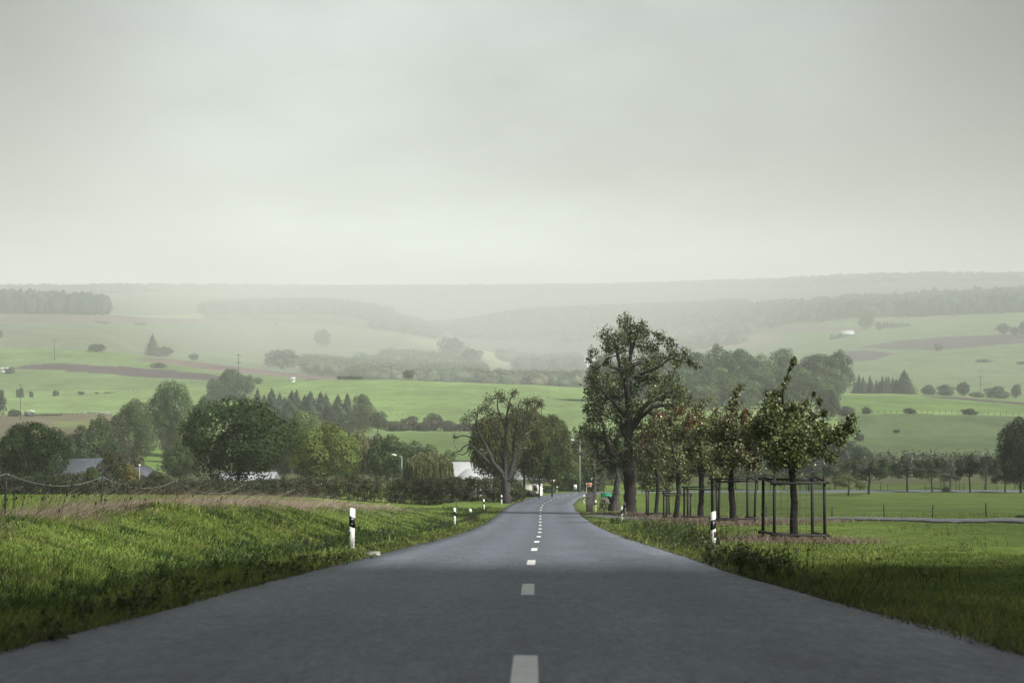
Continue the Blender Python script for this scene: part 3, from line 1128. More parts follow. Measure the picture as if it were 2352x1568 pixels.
# --- the big grove behind the great pear tree
GROVE = [(1385, 820, 90, 760), (1440, 830, 100, 770), (1545, 815, 90, 790), (1600, 808, 95, 790), (1650, 795, 80, 800), (1700, 800, 90, 790), (1745, 815, 90, 800), (1800, 798, 80, 810),
         (1580, 850, 110, 730), (1660, 845, 120, 720), (1740, 850, 110, 725), (1815, 845, 110, 730), (1878, 812, 110, 770), (1925, 808, 80, 800), (1855, 850, 120, 720), (1900, 840, 100, 745), (1500, 850, 100, 740), (1700, 870, 100, 700), (1790, 875, 100, 700), (1620, 880, 90, 700), (1420, 865, 90, 730)]
gl = []
for i, (x, yt, w, d) in enumerate(sorted(GROVE)):
    c = [(.060, .080, .048), (.072, .090, .050), (.050, .068, .044), (.085, .098, .056)][i % 4]
    if x == 1925:
        c = (.036, .050, .034)
    row = 'front' if d < 750 else 'rear'
    gl.append((x, yt, w, d, c, row))
cnt = {'front': 0, 'rear': 0}
for x, yt, w, d, c, row in gl:
    place('grove', x, yt, w, d, f'{ordn[cnt[row]]} tree from the left in the {row} row of the big hazy grove', c, group='big grove behind the roadside pear trees')
    cnt[row] += 1
place('grove', 1900, 895, 66, 620, 'dark round bushy tree at the right foot of the big grove', (.045, .056, .042), var=0)
place('bush', 1945, 930, 46, 640, 'mauve-grey bush right beside the foot of the big grove', (.072, .062, .056), name='bush', cat='bush')
for x, yt, w, s in ((1990, 933, 26, 'small round bush on the far fence line, left one of the three'), (2093, 933, 32, 'round dark bush on the far fence line, middle one of the three'),
                    (2227, 936, 38, 'widest dark bush on the far fence line, right one of the three')):
    place('bush', x, yt, w, 650, s, (.040, .052, .034), name='bush', cat='bush', group='bushes on the far fence line')
for x, yt, w, d, s in ((1968, 985, 12, 560, 'tiny scrub bush on the grazed slope right of the guarded tree'), (1975, 988, 22, 520, 'small mauve bush low on the grazed slope'),
                       (2060, 982, 18, 560, 'small dark tuft bush in the middle of the grazed slope')):
    place('bushs', x, yt, w, d, s, (.060, .062, .045), name='bush', cat='bush')
for x, yt, w, d, s, c in ((1940, 1010, 78, 400, 'blue-green tree at the foot of the grazed slope behind the guarded tree', (.052, .066, .046)),
                          (1900, 985, 55, 430, 'mauve leafless-looking tree behind the right arm of the guarded tree', (.075, .066, .058)),
                          (1975, 1025, 60, 380, 'dark green tree low at the foot of the grazed slope', (.045, .058, .04)),
                          (1880, 1030, 70, 390, 'green tree half hidden behind the first guarded tree', (.052, .066, .036)),
                          (1770, 1010, 80, 420, 'hazy green tree behind the gap between the two nearest guarded trees', (.060, .076, .045))):
    place('mid', x, yt, w, d, s, c)

# conifers and trees on the right beyond the crest
place('spruce', 2077, 848, 62, 930, 'lone tall dark spruce at the right end of the thin conifer stand', (.036, .048, .040), name='spruce_tree', cat='spruce')
for i in range(13):
    x = 1966 + i * 7.6 + rng.uniform(-2, 2)
    place('spruce', x, 856 + rng.uniform(0, 20), rng.uniform(20, 30), 940 + rng.uniform(-15, 15), f'{ordn[i]} slim bare conifer from the left in the thin stand beside the lone spruce', (.058, .062, .054), name='conifer', cat='conifer', group='thin conifer stand')
for x, yt, w, s, k in ((2132, 876, 34, 'low hazy bush right of the lone spruce', 'bush'), (2170, 880, 44, 'wide hazy bush between the lone spruce and the far utility pole', 'bush'), (2212, 878, 34, 'round tree left of the far utility pole', 'mid'),
                       (2245, 896, 34, 'dark low bush under the far utility pole', 'bush'), (2290, 884, 56, 'broad hazy bush right of the far utility pole', 'bush'), (2334, 882, 24, 'narrow dark tree at the right end of the hazy bushes', 'mid')):
    place(k, x, yt, w, 940, s, (.058, .066, .048), name='bush' if k == 'bush' else 'tree', cat='bush' if k == 'bush' else 'tree')

# far single trees and bushes
FARS = [
    ('spruce', 350, 766, 818, 44, 1165, 'tall dark conifer alone on the left far slope', (.036, .048, .04)),
    ('small', 380, 794, 820, 36, 1170, 'round tree right beside the tall far conifer', (.05, .062, .046)),
    ('small', 224, 789, 808, 46, 1165, 'low wide tree on the crest left of the tall far conifer', (.05, .062, .046)),
    ('bushs', 364, 829, 846, 42, 1000, 'dark oval bush in the field below the tall far conifer', (.055, .066, .042)),
    ('small', 445, 811, 828, 26, 1170, 'small hazy tree right of the tall far conifer', (.055, .066, .05)),
    ('small', 741, 756, 797, 42, 1500, 'hazy round tree alone on the central far slope', (.032, .042, .034)),
    ('small', 1038, 774, 826, 66, 1500, 'wide hazy tree above the valley wood, left of the two', (.036, .046, .036)),
    ('small', 1082, 797, 846, 56, 1500, 'hazy tree above the valley wood, right of the two', (.040, .050, .04)),
    ('small', 650, 802, 848, 92, 1250, 'big hazy dome of trees left of the valley wood', (.040, .052, .04)),
    ('small', 938, 849, 872, 30, 800, 'small umbrella-shaped tree on the crest of the long field', (.06, .066, .05)),
    ('bushs', 811, 860, 872, 60, 800, 'long low bush on the crest of the long field', (.05, .062, .04)),
    ('bushs', 779, 860, 872, 12, 800, 'tiny round bush left of the long low crest bush', (.05, .062, .04)),
    ('small', 633, 741, 749, 12, 1800, 'tiny square-looking tree on the left far crest', (.04, .05, .04)),
    ('small', 1990, 724, 758, 38, 1500, 'dark round tree on the far right fields by the barn', (.030, .040, .032)),
    ('small', 2018, 738, 760, 20, 1500, 'small tree right of the dark round tree by the barn', (.036, .046, .036)),
    ('small', 2304, 742, 771, 36, 1300, 'dark tree on the far right slope below the woods', (.028, .038, .03)),
    ('small', 2330, 750, 771, 24, 1300, 'smaller tree leaning against the dark tree on the far right slope', (.032, .042, .032)),
    ('small', 2352, 738, 772, 30, 1300, 'dark tree cut by the right edge on the far slope', (.026, .036, .028)),
    ('bushs', 2155, 783, 806, 20, 1300, 'single dark upright bush beside the far brown field', (.036, .046, .036)),
    ('bushs', 2259, 822, 833, 40, 1200, 'dark low bush in the far right meadow', (.032, .042, .032)),
    ('bushs', 2348, 826, 836, 32, 1200, 'dark low bush at the right edge of the far meadow', (.032, .042, .032)),
    ('small', 0, 757, 780, 14, 1300, 'dark tree cut by the left edge on the far slope', (.036, .048, .04)),
    ('bushs', 236, 737, 743, 34, 1500, 'flat hazy bush under the left wood', (.05, .06, .046)),
    ('bushs', 316, 740, 746, 44, 1500, 'flat long hazy bush right of the left wood', (.05, .06, .046)),
    ('small', 1745, 731, 751, 26, 2000, 'small hazy tree right of the hazy hump of wood', (.04, .05, .04)),
]
for k, x, yt, yb, w, dm, s, c in FARS:
    b = k == 'bushs'
    d = d_at(x, yb, dm) or float(ST(dm))
    place(k, x, yt, w, d, s, c, real=True, name='bush' if b else ('spruce_tree' if k == 'spruce' else 'tree'), cat='bush' if b else ('spruce' if k == 'spruce' else 'tree'))
D9 = d_at(2058, 752, 1500)
for i in range(9):
    place('spruce', 2030 + i * 7, 736 + rng.uniform(-2, 5), 12, D9, f'{ordn[i]} thin conifer from the left in the faint row by the barn', (.045, .052, .045), name='conifer', cat='conifer', group='faint conifer row by the barn', real=True)
# bushes along the left fence line
for i, (x, w, h) in enumerate(((4, 14, 9), (46, 20, 12), (72, 10, 6), (128, 16, 8), (186, 16, 9), (222, 10, 6), (246, 16, 7), (258, 10, 6), (341, 14, 6))):
    place('bushs', x, 887 + x * .055 - h + 6, w, 830 + x * .12, f'{ordn[i]} little bush from the left along the far left field fence', (.042, .052, .036), name='bush', cat='bush', group='little bushes along the far left fence')
place('small', -4, 900, 40, 660, 'black-green tree cut by the left edge beside the animal shelter', (.026, .036, .022))
place('bush', 32, 938, 34, 660, 'dark hedge bush right of the tree at the left edge by the shelter', (.03, .04, .026), name='bush', cat='bush')
place('bushs', 22, 838, 26, 1000, 'dark flat bush at the left tip of the brown field', (.036, .046, .032), name='bush', cat='bush')

# --- orchard
ORCH = [
    (1948, 1084, 92, 232, 'small low orchard tree with yellowish crown on the meadow edge', (.085, .095, .040)),
    (1995, 1036, 118, 240, 'broad orchard tree with leaning trunk right of the small low one', (.040, .052, .026)),
    (2084, 1046, 96, 262, 'second large orchard tree, standing behind the fence stakes', (.040, .050, .028)),
    (2141, 1036, 80, 255, 'slender rounded orchard tree in the middle of the row', (.044, .056, .030)),
    (2182, 1068, 66, 290, 'low hazy orchard tree inside a stake guard', (.045, .052, .036)),
    (2228, 1040, 72, 256, 'dark orchard tree right of the stake guard, left of a pair', (.032, .042, .024)),
    (2264, 1034, 78, 268, 'dark orchard tree, right of the pair', (.032, .042, .024)),
    (2308, 1062, 74, 256, 'dark low orchard tree before the tall one at the edge', (.028, .036, .02)),
    (1918, 1056, 72, 290, 'hazy orchard tree behind the small low yellowish one', (.045, .058, .034)),
    (1858, 1075, 74, 262, 'orchard tree seen through the first tree guard', (.055, .066, .034)),
    (1800, 1078, 66, 270, 'orchard tree seen left of the first guarded trunk', (.050, .062, .032)),
    (1740, 1066, 74, 285, 'orchard tree between the two nearest tree guards', (.055, .068, .034)),
    (1690, 1080, 60, 290, 'orchard tree behind the second guarded trunk', (.055, .066, .034)),
    (1648, 1085, 56, 285, 'orchard tree seen between the second and third tree guards', (.050, .060, .030)),
    (1560, 1080, 70, 290, 'orchard tree seen through the far tree guards', (.050, .060, .030)),
    (1485, 1075, 70, 290, 'orchard tree just right of the great pear trunk', (.048, .060, .030)),
]
for x, yt, w, d, s, c in ORCH:
    place('orch', x, yt, w, d, s, c, name='fruit_tree', cat='fruit tree', group='orchard trees beyond the meadow')
place('big', 2345, 960, 120, 250, 'tall black-green tree cut by the right edge behind the orchard', (.022, .030, .017), var=2)
place('bush', 2172, 1112, 22, 262, 'small dark bush at the orchard fence', (.030, .04, .02), name='bush', cat='bush')
place('bushs', 2346, 1172, 34, 110, 'dark bush at the right edge beside the meadow path', (.030, .038, .02), name='bush', cat='bush')

# ------------------------------------------------------------------ woods read as one mass
ICO = None


def ico():
    import bmesh
    bm = bmesh.new()
    bmesh.ops.create_icosphere(bm, subdivisions=2, radius=1)
    v = np.array([a.co[:] for a in bm.verts])
    f = np.array([[a.index for a in p.verts] for p in bm.faces])
    bm.free()
    return v, f


IV, IFc = ico()


def wood(name, label, regions, colr, tree_h=16, spacing=9.0, pieces=True, leafy=0, lsize=1.6):
    """regions: (x0, x1, v0, v1) on the hills"""
    m = MB()
    for x0, x1, v0, v1 in regions:
        n0 = 60
        # number of trees from the real area
        pts, dd = xv(np.array([x0, x1, x1, x0]), np.array([v0, v0, v1, v1]))
        A = abs((pts[1, 0] - pts[0, 0] + pts[2, 0] - pts[3, 0]) / 2 * ((pts[3, 1] + pts[2, 1]) / 2 - (pts[0, 1] + pts[1, 1]) / 2))
        rt = ratio(float(dd.mean()))
        n = int(min(A / (spacing * rt) ** 2, 2600))
        x = rng.uniform(x0, x1, n)
        v = v0 + (v1 - v0) * rng.random(n)
        P, d = xv(x, v)
        for i in range(n):
            h = tree_h * rt * rng.uniform(.7, 1.15)
            r = spacing * rt * rng.uniform(.55, .95)
            c = np.array(colr) * np.exp(rng.normal(0, .22)) * np.array([1 + rng.normal(0, .12), 1, 1 - rng.normal(0, .05)])
            ctr = P[i] + np.array([0, 0, h * .55])
            if leafy:
                k = leafy
                dd_ = rand_dirs(k)
                dd_[:, 2] = np.where(rng.random(k) < .3, abs(dd_[:, 2]), dd_[:, 2])
                bump_ = 1 + .18 * np.sin(dd_[:, 0] * 7 + i) * np.sin(dd_[:, 1] * 6 + i * 2) + .1 * np.sin(dd_[:, 2] * 11)
                pos = ctr + dd_ * np.array([r, r, h * .5]) * bump_[:, None] * (.82 + .22 * rng.random(k))[:, None]
                leaves(m, pos, dd_ + rng.normal(0, .4, (k, 3)), lsize * rt, jitter_col(k, c, .22, .08))
            V = IV * (1 + .22 * np.sin(IV[:, :1] * 5.1 + i) * np.sin(IV[:, 1:2] * 4.3 + i * 1.7) + .10 * rng.normal(size=(len(IV), 1)))
            f = .66 if leafy else 1.0
            V = V * np.array([r, r, h * .52]) * f + ctr
            cc = c[None] * np.exp(rng.normal(0, .15, (len(IV), 1)))
            m.add(V, t=IFc, c=cc)
    o = m.build(name, FARLEAF, smooth=False)
    tag(o, label, 'woodland', kind='stuff')
    return o


wood('forest', 'dark wood on the far left hill crest', [(-500, 244, 13.02, 13.9), (0, 235, 13.0, 13.12)], (.026, .036, .028), 19, 10)
wood('forest', 'hazy wooded hill behind the central far slope', [(466, 640, 14.2, 15.2), (560, 900, 14.0, 15.3), (880, 1010, 14.0, 14.6)], (.030, .040, .032), 17, 14)
wood('forest', 'hazy wooded hill stretching behind the village and the great pear tree', [(1045, 1300, 14.2, 15.4), (1300, 1720, 13.8, 15.4)], (.030, .040, .032), 18, 15)
wood('forest', 'dark long wood along the far right hill', [(1690, 2200, 13.05, 14.6), (2200, 2900, 13.03, 14.6)], (.026, .037, .030), 19, 11)
wood('forest', 'faint wooded ridge along the horizon', [(-500, 700, 16.75, 17.15), (700, 1700, 16.75, 17.15), (1700, 2900, 16.7, 17.15)], (.030, .040, .034), 15, 17)
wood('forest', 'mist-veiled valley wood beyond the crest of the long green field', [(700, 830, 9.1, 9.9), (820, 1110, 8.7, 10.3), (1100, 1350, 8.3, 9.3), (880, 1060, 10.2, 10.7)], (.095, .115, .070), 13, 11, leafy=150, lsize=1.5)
wood('forest', 'hazy wood around the distant village', [(1190, 1330, 10.6, 12.4), (1480, 1700, 11.6, 12.6), (1560, 1720, 12.6, 13.3), (1150, 1230, 11.8, 13.2), (1380, 1500, 9.4, 11.6)], (.040, .050, .038), 15, 13)
wood('forest', 'dim treeline on the slope below the horizon at left', [(850, 1000, 13.3, 13.9), (1000, 1060, 14.6, 15.4)], (.036, .046, .036), 15, 12)

# scrub beyond the hedge, filling the valley floor
def scrub():
    m = MB()
    for x0, x1, v0, v1, c in ((150, 290, .6, 2.2, (.055, .064, .036)), (380, 470, .5, 3.0, (.075, .070, .046)), (560, 900, .8, 2.0, (.05, .062, .036)), (1150, 1500, .3, 1.4, (.05, .062, .034)),
                              (1500, 1900, .5, 1.5, (.045, .056, .034)), (1900, 2420, .9, 1.3, (.060, .075, .045)), (-60, 160, .3, 1.6, (.036, .046, .026))):
        n = int((x1 - x0) * (.3 if x0 == 1900 else .55))
        x = rng.uniform(x0, x1, n)
        v = rng.uniform(v0, v1, n)
        P, d = xv(x, v)
        for i in range(n):
            r, h = rng.uniform(1.6, 3.0), rng.uniform(2.2, 4.6)
            k = 170
            dd_ = rand_dirs(k)
            dd_[:, 2] = abs(dd_[:, 2])
            pos = P[i] + dd_ * np.array([r, r, h]) * (1 + .2 * np.sin(dd_[:, :1] * 6 + i)) * (.7 + .35 * rng.random((k, 1)))
            cc = np.array(c) * np.exp(rng.normal(0, .2))
            leaves(m, pos, dd_ + rng.normal(0, .5, (k, 3)), .62, jitter_col(k, cc, .3, .12))
    o = m.build('undergrowth', LEAF)
    tag(o, 'tangled scrub and bushes filling the valley floor behind the houses and orchard', 'undergrowth', kind='stuff')


scrub()


# ------------------------------------------------------------------ roadside heroes
def pxc(lst, d, dep=.8, grow=1.08):
    """clumps given by outline position and radius -> places round the tree at distance d"""
    out = []
    for c in lst:
        x, y, r = c[:3]
        p = at(x, y, d)
        rr = r * d / F
        out.append((p[0], d + rng.uniform(-1, 1) * dep, p[2], rr * grow, (r / 16.0) ** 2 if len(c) < 4 else c[3]))
    return out


def pxt(lst, d):
    out = []
    for c in lst:
        p = at(c[0], c[1], d)
        out.append((p[0], d + (c[3] if len(c) > 3 else 0), p[2], c[2] * d / F))
    return out


def toground(lst, d):
    x = (lst[0][0] - CX) * d / F
    y = CY - (zg(x, d) - .12) * F / d
    return [(lst[0][0], y) + tuple(lst[0][2:])] + list(lst[1:])


# the great pear tree
d = 124
PEAR = [(1433, 742, 14), (1450, 760, 18), (1420, 775, 19), (1395, 775, 15), (1470, 752, 13), (1485, 768, 12), (1400, 800, 15), (1440, 792, 20), (1475, 790, 17), (1500, 798, 15), (1520, 775, 12), (1536, 786, 12), (1510, 768, 8), (1362, 812, 10), (1350, 822, 7),
        (1480, 828, 18), (1510, 828, 17), (1545, 812, 15), (1570, 813, 11), (1560, 836, 12), (1596, 842, 8), (1580, 832, 9), (1430, 828, 11), (1395, 830, 10), (1372, 852, 12), (1360, 870, 13),
        (1440, 862, 18), (1400, 872, 20), (1370, 890, 19), (1472, 866, 18), (1500, 866, 19), (1540, 878, 20), (1550, 902, 19), (1520, 902, 18), (1490, 902, 14), (1452, 900, 20), (1410, 910, 21), (1370, 922, 21), (1352, 898, 10), (1562, 926, 19), (1582, 918, 12),
        (1540, 942, 19), (1500, 946, 16), (1462, 940, 18), (1415, 950, 21), (1378, 956, 20), (1354, 962, 14), (1344, 992, 12), (1362, 1002, 18), (1392, 1000, 20), (1432, 990, 17), (1370, 1036, 18), (1402, 1040, 16), (1480, 982, 14), (1346, 940, 10), (1388, 1066, 12), (1575, 948, 10), (1420, 1020, 14), (1447, 935, 18), (1440, 975, 18), (1452, 1015, 17), (1428, 1048, 15), (1462, 1050, 14), (1405, 1075, 13), (1482, 1012, 15), (1502, 985, 14), (1472, 1080, 10), (1525, 968, 14), (1438, 845, 12), (1425, 885, 14), (1350, 1055, 10), (1338, 1020, 7), (1370, 1075, 10)]
tr = toground([(1446, 1187, 21), (1446, 1172, 16), (1447, 1130, 14), (1448, 1085, 14), (1446, 1060, 13), (1441, 1010, 9.5), (1444, 960, 8), (1443, 915, 7), (1437, 872, 6), (1446, 835, 4.5), (1450, 800, 3.5), (1446, 760, 1.8)], d)
limbs = [
    [(1448, 1062, 9), (1425, 1052, 7.5), (1405, 1040, 6), (1392, 1010, 4), (1385, 970, 2.5)],
    [(1446, 1075, 8), (1420, 1068, 6), (1400, 1058, 4), (1380, 1045, 2.5)],
    [(1444, 1000, 9), (1458, 965, 6.5), (1475, 940, 5.5), (1492, 922, 5), (1515, 915, 3.5), (1545, 912, 2)],
    [(1450, 985, 7), (1470, 960, 5.5), (1500, 935, 4.5), (1530, 930, 3), (1560, 935, 1.8)],
    [(1442, 960, 6), (1415, 930, 4), (1400, 915, 3), (1380, 895, 2)],
    [(1437, 872, 6), (1425, 845, 5), (1418, 810, 4), (1410, 785, 2.5), (1400, 770, 1.5)],
    [(1440, 860, 5), (1458, 836, 5), (1475, 832, 4), (1488, 838, 3), (1480, 850, 2)],
    [(1446, 835, 4), (1452, 805, 3), (1462, 775, 2), (1470, 755, 1.2)],
    [(1430, 850, 4.5), (1405, 842, 3), (1385, 838, 2), (1365, 850, 1.5)],
    [(1470, 860, 3.5), (1500, 850, 3.5), (1515, 842, 3.2), (1530, 830, 2), (1560, 815, 1.4)],
]
twig_tree('tree', (pxt(tr, d)[0][0], d, zg(pxt(tr, d)[0][0], d)), pxt(tr, d), pxc(PEAR, d, 2.6), 'great old pear tree with thick fluted trunk standing above the road bend', cat='pear tree', tname='pear_tree',
          twigs=16, per=25, lsize=.16, colr=(.105, .130, .055), tip=.016, spread=.42, extra_limbs=[pxt(l, d) for l in limbs], var=.45, warm=.22)

# five young trees in their guards
GT = [
    dict(d=53, trunk=[(1822, 1240, 13), (1822, 1220, 9.5), (1824, 1150, 8.2), (1821, 1100, 8), (1818, 1065, 8), (1815, 1030, 6), (1812, 990, 4), (1800, 940, 3), (1797, 900, 2.2), (1808, 862, 2), (1822, 826, 1)],
         cl=[(1765, 960, 20), (1758, 1000, 22), (1770, 1035, 18), (1790, 942, 18), (1798, 975, 22), (1810, 1010, 24), (1830, 962, 20), (1845, 992, 20), (1852, 1030, 18), (1870, 1010, 14), (1885, 1032, 13), (1905, 1002, 14), (1925, 990, 13), (1940, 975, 10), (1950, 965, 5), (1900, 1048, 10), (1870, 962, 10), (1864, 932, 6, .5), (1876, 920, 4, .3), (1797, 905, 7), (1790, 884, 4.5), (1804, 866, 5), (1812, 846, 3.5), (1818, 832, 4, .25), (1823, 823, 2.5, .15), (1785, 915, 8), (1830, 1056, 16), (1778, 1062, 12), (1802, 1055, 15), (1750, 932, 9), (1756, 902, 6), (1903, 952, 5, .35), (1896, 975, 5, .3), (1955, 962, 6, .4), (1868, 905, 3, .2), (1746, 975, 10), (1860, 985, 12), (1820, 935, 9), (1880, 985, 9), (1925, 1015, 8), (1770, 900, 5), (1842, 940, 6)],
         label='nearest young pear tree with a tall leafy plume, trunk inside the first wooden guard', per=20, tw=27, ls=.098, col=(.115, .140, .052), red=()),
    dict(d=72, trunk=[(1686, 1198, 10), (1684, 1180, 7.5), (1680, 1130, 6.5), (1678, 1090, 6.5), (1680, 1060, 7), (1682, 1010, 3.5), (1680, 960, 2.4), (1688, 920, 1.5), (1695, 885, 1)],
         cl=[(1694, 890, 5), (1690, 904, 7), (1684, 920, 7), (1676, 940, 10), (1704, 950, 9), (1712, 968, 9), (1668, 968, 15), (1655, 1000, 17), (1690, 990, 16), (1712, 1003, 15), (1726, 985, 10), (1738, 1012, 14), (1725, 1032, 16), (1700, 1042, 17), (1670, 1040, 17), (1650, 1050, 14), (1690, 1065, 12), (1722, 1060, 13), (1735, 962, 10), (1745, 985, 10), (1748, 1040, 10), (1660, 1075, 8)],
         label='second guarded fruit tree with a leaning plume and some reddish leaves', per=20, tw=38, ls=.115, col=(.150, .150, .072), red=(4, 5, 9)),
    dict(d=95, trunk=[(1608, 1200, 10), (1608, 1180, 7), (1611, 1140, 6), (1612, 1100, 6), (1608, 1070, 6), (1605, 1010, 3.5), (1608, 960, 2), (1618, 915, 1)],
         cl=[(1600, 942, 11), (1612, 925, 6), (1624, 914, 3.5), (1580, 965, 15), (1615, 970, 16), (1645, 965, 12), (1640, 942, 7), (1570, 1000, 17), (1605, 1005, 18), (1640, 1005, 17), (1585, 1040, 17), (1620, 1045, 17), (1650, 1040, 13), (1600, 1075, 13), (1635, 1075, 12), (1662, 980, 8), (1560, 1060, 12), (1650, 1095, 8)],
         label='third guarded fruit tree, broad pale-leaved crown between its neighbours', per=20, tw=40, ls=.135, col=(.165, .180, .080), red=(3,)),
    dict(d=112, trunk=[(1552, 1192, 8), (1554, 1175, 6), (1559, 1130, 5.2), (1558, 1090, 5), (1548, 1050, 4), (1540, 1000, 2.4), (1540, 960, 2)],
         cl=[(1520, 962, 12), (1540, 975, 15), (1510, 990, 15), (1546, 1010, 17), (1515, 1026, 17), (1552, 1050, 15), (1530, 1072, 14), (1572, 1082, 12), (1500, 1045, 12), (1560, 942, 8), (1500, 972, 8), (1545, 1095, 12), (1580, 1105, 8)],
         label='fourth guarded fruit tree with mixed green and wine-red leaves', per=20, tw=40, ls=.15, col=(.135, .142, .064), red=(0, 9, 8)),
    dict(d=120, trunk=[(1505, 1192, 6.5), (1507, 1175, 4.5), (1511, 1130, 4), (1512, 1100, 4), (1503, 1060, 3.5), (1495, 1020, 2.5), (1490, 990, 1.2)],
         cl=[(1490, 990, 10), (1485, 1020, 13), (1497, 1050, 15), (1480, 1070, 12), (1510, 1075, 13), (1490, 1100, 12), (1515, 1105, 11), (1484, 1118, 9), (1476, 1000, 7), (1530, 1110, 9), (1500, 1010, 9), (1478, 1040, 9)],
         label='fifth, farthest guarded fruit tree with red leaves on its road side', per=20, tw=40, ls=.155, col=(.125, .145, .060), red=(1, 8, 11)),
]
for g in GT:
    d = g['d']
    tr = toground(g['trunk'], d)
    b = pxt(tr, d)[0]
    twig_tree('tree', (b[0], d, zg(b[0], d)), pxt(tr, d), pxc(g['cl'], d, .95 if d < 60 else 1.3, 1.3), g['label'], cat='fruit tree', group='young trees in wooden guards', tname='fruit_tree',
              twigs=g['tw'], per=g['per'], lsize=g['ls'], colr=g['col'], tip=.006 if d < 60 else .008, spread=.42, var=.60, warm=.13, redclumps=g['red'], down=.8)

# bare gnarled tree left of the road
d = 170
Z3 = lambda l: [(1034.8 + .144 * a, 884.3 + .144 * b, r) for a, b, r in l]
tr = toground([(1164, 1141, 12), (1163, 1125, 9), (1162, 1112, 8.5)] + Z3([(880, 1480, 6.5), (870, 1380, 5.5), (870, 1100, 5), (880, 850, 4), (890, 700, 3.4), (860, 640, 2.8), (800, 500, 2.2), (745, 350, 1.6), (760, 150, .8)]), d)
limbs = [Z3(l) for l in (
    [(880, 1520, 7), (800, 1370, 6), (690, 1260, 5.5), (640, 1130, 5), (560, 960, 4.2), (490, 850, 3.6), (430, 700, 3), (410, 560, 2.2), (440, 430, 1.4)],
    [(890, 1530, 7), (960, 1380, 6), (1000, 1240, 5), (1015, 1150, 3.6), (1000, 1040, 2.5), (1010, 900, 2.2)],
    [(890, 700, 3), (905, 450, 2.4), (935, 280, 1.6), (1000, 130, .9)],
    [(1000, 1050, 3.5), (1020, 860, 4), (1060, 720, 3.4), (1150, 600, 2.6), (1220, 420, 1.9), (1240, 300, 1.2)],
    [(1150, 600, 2.4), (1280, 470, 1.8), (1370, 340, 1.2), (1420, 300, .8)],
    [(620, 1240, 3.6), (520, 1150, 2.8), (480, 1110, 2.4), (440, 1040, 1.6)],
    [(330, 960, 1.6), (270, 940, 1.8), (200, 990, 1.6), (150, 1050, 1.4), (60, 1060, 1.1), (5, 1130, .7)],
    [(450, 1080, 2), (380, 1000, 1.8), (330, 960, 1.6)],
    [(270, 1060, 1.3), (210, 1110, 1.3), (120, 1095, 1.0), (90, 1130, .6)],
    [(330, 960, 1.5), (280, 1010, 1.3), (265, 1065, 1.2)],
    [(490, 850, 2.6), (390, 810, 2.2), (320, 830, 1.8), (210, 800, 1.4), (120, 820, 1.1), (20, 840, .7)],
    [(430, 700, 2.2), (340, 680, 1.6), (230, 630, 1.0)],
    [(1030, 1250, 2.8), (1075, 1190, 2.2), (1110, 1120, 1.8), (1165, 1040, 1.4), (1150, 950, .9)],
    [(870, 1280, 2.6), (790, 1210, 2), (755, 1120, 1.5), (770, 1060, 1)],
    [(870, 1010, 3), (790, 880, 2.4), (735, 790, 1.8), (730, 680, 1.2), (650, 560, .8)],
    [(1180, 780, 1.6), (1230, 790, 1.4), (1262, 860, .9)],
)]
CL3 = [(a * .144 + 1034.8, b * .144 + 884.3, r * .144, w) for a, b, r, w in (
    (760, 160, 85, 1), (1010, 130, 70, 1), (600, 250, 90, .9), (450, 420, 60, .8), (330, 500, 75, .7), (230, 520, 60, .6), (650, 450, 90, 1), (850, 230, 75, .9), (1150, 300, 95, 1), (1250, 260, 80, .9), (1370, 260, 80, 1),
    (1430, 340, 60, .8), (560, 350, 70, .8), (740, 560, 90, .8), (1050, 430, 90, .9), (1180, 560, 90, .7), (1110, 760, 90, .7), (1150, 930, 90, .7), (680, 800, 90, .6), (500, 650, 60, .5), (950, 330, 70, .8), (1300, 420, 80, .7), (560, 1050, 70, .5), (60, 1100, 30, .3), (60, 840, 40, .3), (1060, 1040, 70, .6), (900, 540, 60, .5), (1240, 700, 80, .6))]
b = pxt(tr, d)[0]
twig_tree('tree', (b[0], d, zg(b[0], d)), pxt(tr, d), pxc(CL3, d, 2.0), 'gnarled half-bare old tree with forking trunk on the left verge', tname='old_tree', cat='tree',
          twigs=20, per=10, lsize=.16, colr=(.085, .092, .045), tip=.013, spread=.35, bark=BARK_PALE, extra_limbs=[pxt(l, d) for l in limbs], gnarl=.16, var=.4)

# trunk with dead arms left of the pear tree
d = 165
Z1 = lambda l: [(1241.8 + .096 * a, 1016 + .096 * b, r) for a, b, r in l]
tr = toground([(1362, 1156, 8), (1363, 1138, 6.5)] + Z1([(1290, 1000, 5.5), (1300, 700, 5), (1250, 520, 4.5), (1270, 350, 3.5), (1320, 150, 2.6), (1350, -50, 1.5), (1360, -250, .8)]), d)
limbs = [Z1(l) for l in ([(1250, 440, 3), (1150, 350, 2.4), (1070, 320, 2), (930, 270, 1.7), (860, 180, 1.5), (780, 180, 1.3), (760, 90, 1), (690, 20, .7)],
                         [(860, 180, 1.3), (850, 110, 1), (780, 40, .8)],
                         [(1340, 1000, 4.5), (1430, 960, 4), (1500, 800, 3), (1600, 690, 2.4), (1700, 630, 1.8)],
                         [(1300, 760, 2.6), (1340, 640, 2), (1390, 450, 1.7), (1460, 330, 1)],
                         [(1180, 200, 2), (1060, 60, 1.6), (930, 0, 1), (900, -100, .7)])]
C1 = [(1330, 1005, 10, .8), (1345, 985, 9, .8), (1320, 990, 6, .5), (1365, 990, 13, 1.2), (1350, 1020, 12, 1.1), (1375, 1015, 14, 1.2), (1355, 1050, 9, .8), (1375, 1050, 9, .7), (1318, 1022, 5, .4), (1330, 1040, 6, .4)]
b = pxt(tr, d)[0]
